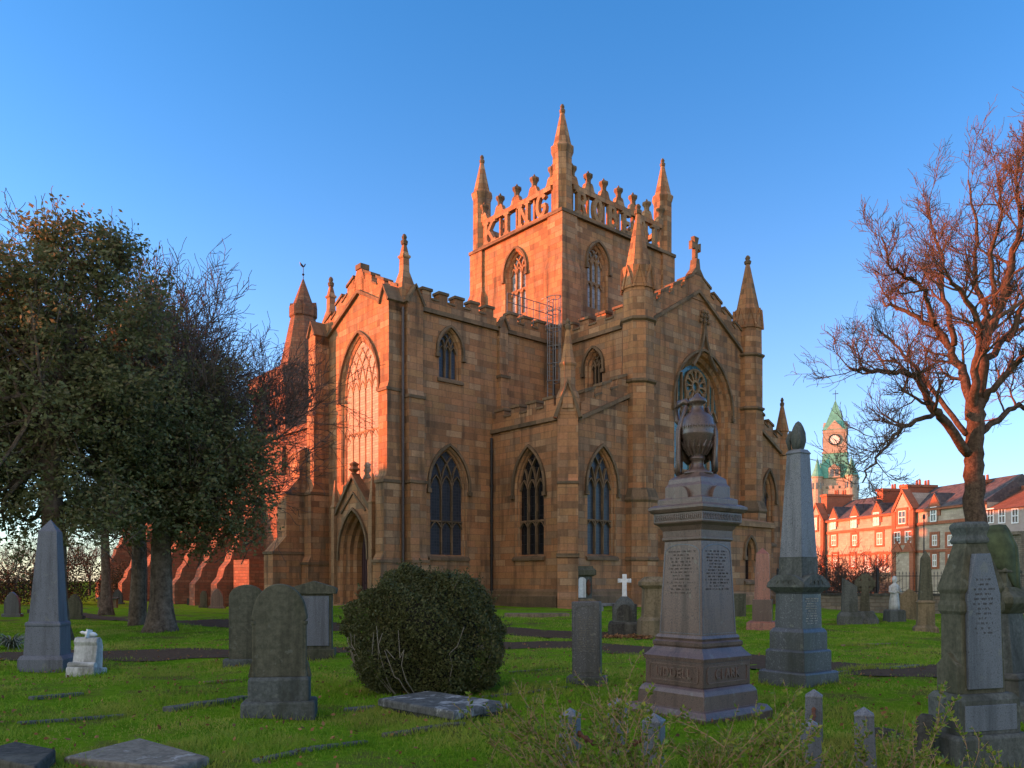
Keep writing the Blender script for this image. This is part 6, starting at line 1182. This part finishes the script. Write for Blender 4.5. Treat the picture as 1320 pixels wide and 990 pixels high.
# ------------------------------------------------------------------ plants
def spiky(label, p, n, L, seed, mat=M_DRAC):
    rg = np.random.default_rng(seed); t = thing('spiky_plant', label, 'plant', sink(p)); V = []
    for q in range(n):
        an = rg.uniform(0, 6.283); el = rg.uniform(0.5, 1.3); o = np.array([math.cos(an), math.sin(an), 0]); s_ = np.array([-math.sin(an), math.cos(an), 0])*0.022; pp = o*0.04; 
        for e in range(5):
            e0, e1 = el-e*0.36, el-(e+1)*0.36; a = pp; b_ = pp+L/5*(o*math.cos(e0)+np.array([0, 0, math.sin(e0)])); w0, w1 = (1-e/5.2), (1-(e+1)/5.2); V.append([a-s_*w0, a+s_*w0, b_+s_*w1, b_-s_*w1]); pp = b_
    quads('leaves', np.array(V), mat, t); return t
spiky('clump of long pale strap leaves at the left edge beside the path', gp(15, 836), 150, 0.75, 3)
def privet(label, c, n, wd, hmin, hmax, seed):
    rg = np.random.default_rng(seed); z0 = gz(c[0], c[1]); t = thing('privet_shrub', label, 'shrub', (c[0], c[1], z0)); k = MB(); LV = []
    def stem(p, d, L, r, lev):
        pts = [p]; seg = 9
        for e in range(seg): d = unit(d+rg.normal(0, 0.10, 3)+np.array([0, 0, -0.05 if lev == 0 else 0.02])); p = p+d*L/seg; pts.append(p)
        k.tube(pts, np.linspace(r, 0.0012, seg+1), 5 if lev == 0 else 4)
        P_ = np.array(pts); t0 = 0.40 if lev == 0 else 0.08; m = int(L*(1-t0)/0.020)
        for q in range(m):
            u = (t0+(1-t0)*q/m)*seg; i = min(int(u), seg-1); b_ = P_[i]+(P_[i+1]-P_[i])*(u-i); ax = unit(P_[i+1]-P_[i])
            if rg.random() < 0.22: continue
            for sg in (-1, 1):
                sd = unit(np.cross(ax, rg.normal(0, 1, 3)))*sg; lf = unit(sd+ax*0.7); wv = unit(np.cross(lf, rg.normal(0, 1, 3))); s_ = rg.uniform(0.6, 1.3); l_, w2 = 0.028*s_, 0.0085*s_
                LV.append([b_, b_+lf*l_*0.45+wv*w2, b_+lf*l_, b_+lf*l_*0.45-wv*w2])
        if lev < 2:
            for q in range(5 if lev == 0 else 3):
                u = rg.uniform(0.3, 0.95)*seg; i = int(u); b_ = P_[i]; ax = unit(P_[min(i+1, seg)]-P_[i]); stem(b_, unit(ax+rg.normal(0, 0.5, 3)+np.array([0, 0, 0.25])), L*rg.uniform(0.22, 0.42), r*0.6, lev+1)
    for q in range(n):
        an = rg.uniform(0, 6.283); rr = wd*math.sqrt(rg.random())*0.5; o = np.array([rr*math.cos(an), rr*math.sin(an)*0.6, -0.05]); tl = rg.uniform(0.1, 0.75); d = np.array([math.cos(an)*tl+rg.normal(0, 0.2), math.sin(an)*tl*0.7, 1.0])
        stem(o, unit(d), rg.uniform(hmin, hmax), rg.uniform(0.004, 0.0075), 0)
    k.build('stems', M_STEM, t, uv=False); quads('leaves', np.array(LV), M_PRIV, t); return t
privet('sprawling twiggy privet shrub with small yellow green leaves in front of the urn monument', (0.90, 4.35), 54, 0.95, 0.78, 1.14, 5)
privet('lower privet shrub with bare twigs right of the urn monument base', (1.60, 4.5), 26, 0.9, 0.68, 0.98, 6)
privet('straggling privet sprays at the lower right before the big headstone', (2.45, 4.7), 12, 0.8, 0.55, 0.8, 7)
rg = np.random.default_rng(31)
p = gp(808, 822); c = np.array([p.x, p.y, p.z+0.03]); 
tag(leaves('dead_leaves', [c+np.array([x, y, 0]) for x, y in rg.uniform(-0.5, 0.5, (40, 2))*np.array([1.2, 0.5])], 14, 0.06, 0.03, 0.05, M_DEADL, None, rg, 0.4), 'heap of brown dead leaves at the foot of the white cross', 'leaves', kind='stuff')
# fallen leaves scattered over the front grass
n = 2200; Y = rg.uniform(6, 20, n); X = rg.uniform(-0.7, 0.7, n)*Y; C_ = np.stack([X, Y, tz(X, Y)+0.045], 1)
tag(leaves('fallen_leaves', C_, 1, 0.01, 0.016, 0.026, M_DEADL, None, rg, 0.3), 'scattered fallen leaves on the grass', 'leaves', kind='stuff')
# grass blades, denser near the front
rg = np.random.default_rng(99); n = 330000
Y = 5.2*np.exp(rg.random(n)*math.log(34/5.2)); X = rg.uniform(-0.72, 0.72, n)*Y
pa_ = np.array(PATHS); ok = np.ones(n, bool); efr = rg.uniform(0.72, 1.06, n)+0.1*np.sin(X*1.9)
for i in range(0, len(pa_), 2): ok &= (X-pa_[i, 0])**2+(Y-pa_[i, 1])**2 > (pa_[i, 2]*efr)**2
X, Y = X[ok], Y[ok]; n = len(X); pat = 0.5+0.5*np.sin(X*1.7+np.sin(Y*2.1))*np.sin(Y*1.3+X*0.6)
keep = rg.random(n) < 0.12+0.88*np.clip(pat*1.5-0.15, 0, 1); X, Y, pat = X[keep], Y[keep], pat[keep]; n = len(X)
hgt = (0.020+0.030*pat)*rg.uniform(0.5, 1.4, n)*(1+Y*0.012); wd = 0.0022+0.00055*Y; an = rg.uniform(0, 6.283, n); ln = rg.normal(0, 0.5, (n, 2))*hgt[:, None]
Z = tz(X, Y)-0.004; b0 = np.stack([X-np.cos(an)*wd, Y-np.sin(an)*wd, Z], 1); b1 = np.stack([X+np.cos(an)*wd, Y+np.sin(an)*wd, Z], 1); tp = np.stack([X+ln[:, 0], Y+ln[:, 1], Z+hgt], 1)
# longer tufts left by the mower round the stones
tuft = []
for o in [o for o in COL.objects if o.type == 'EMPTY' and o.get('category') in ('headstone', 'obelisk', 'monument', 'gravestone', 'post', 'slab', 'bush') and 4 < o.location.y < 24]:
    bb = np.array([(c.matrix_basis @ Vector(q))[:] for c in o.children for q in c.bound_box]); low = bb[bb[:, 2] < 0.3]; hx_, hy_ = np.abs(low[:, 0]).max()*o.scale.x, np.abs(low[:, 1]).max()*o.scale.y
    m_ = int(260*(hx_+hy_)); tq = rg.uniform(-1, 1, m_); side = rg.integers(0, 4, m_); e = 1+rg.random(m_)**2*0.10/max(hx_, hy_)
    lx_ = np.where(side < 2, tq*hx_, np.where(side == 2, hx_, -hx_))*e; ly_ = np.where(side < 2, np.where(side == 0, hy_, -hy_), tq*hy_)*e; cz, sz = math.cos(o.rotation_euler.z), math.sin(o.rotation_euler.z)
    tuft.append(np.stack([o.location.x+lx_*cz-ly_*sz, o.location.y+lx_*sz+ly_*cz], 1))
for P_, wd_ in KERBS:                              # and along the kerbs
    for a_, b_ in zip(P_, P_[1:]):
        L_ = (b_-a_).length; m_ = int(L_*260); tq = rg.random(m_); d_ = (b_-a_); nx_, ny_ = -d_.y/L_, d_.x/L_; sd = rg.choice([-1, 1], m_)*wd_*(0.9+rg.random(m_)**2*0.9)
        tuft.append(np.stack([a_.x+d_.x*tq+nx_*sd, a_.y+d_.y*tq+ny_*sd], 1))
tuft = np.concatenate(tuft); m_ = len(tuft); X2, Y2 = tuft[:, 0], tuft[:, 1]; h2 = rg.uniform(0.04, 0.13, m_); w2 = 0.0022+0.0004*Y2; an = rg.uniform(0, 6.283, m_); ln = rg.normal(0, 0.4, (m_, 2))*h2[:, None]; Z2 = tz(X2, Y2)-0.005
b0 = np.concatenate([b0, np.stack([X2-np.cos(an)*w2, Y2-np.sin(an)*w2, Z2], 1)]); b1 = np.concatenate([b1, np.stack([X2+np.cos(an)*w2, Y2+np.sin(an)*w2, Z2], 1)]); tp = np.concatenate([tp, np.stack([X2+ln[:, 0], Y2+ln[:, 1], Z2+h2], 1)])
tag(quads('grass', np.stack([b0, b1, tp], 1), M_BLADE, k=3), 'short bright green winter grass of the churchyard', 'grass', kind='stuff')
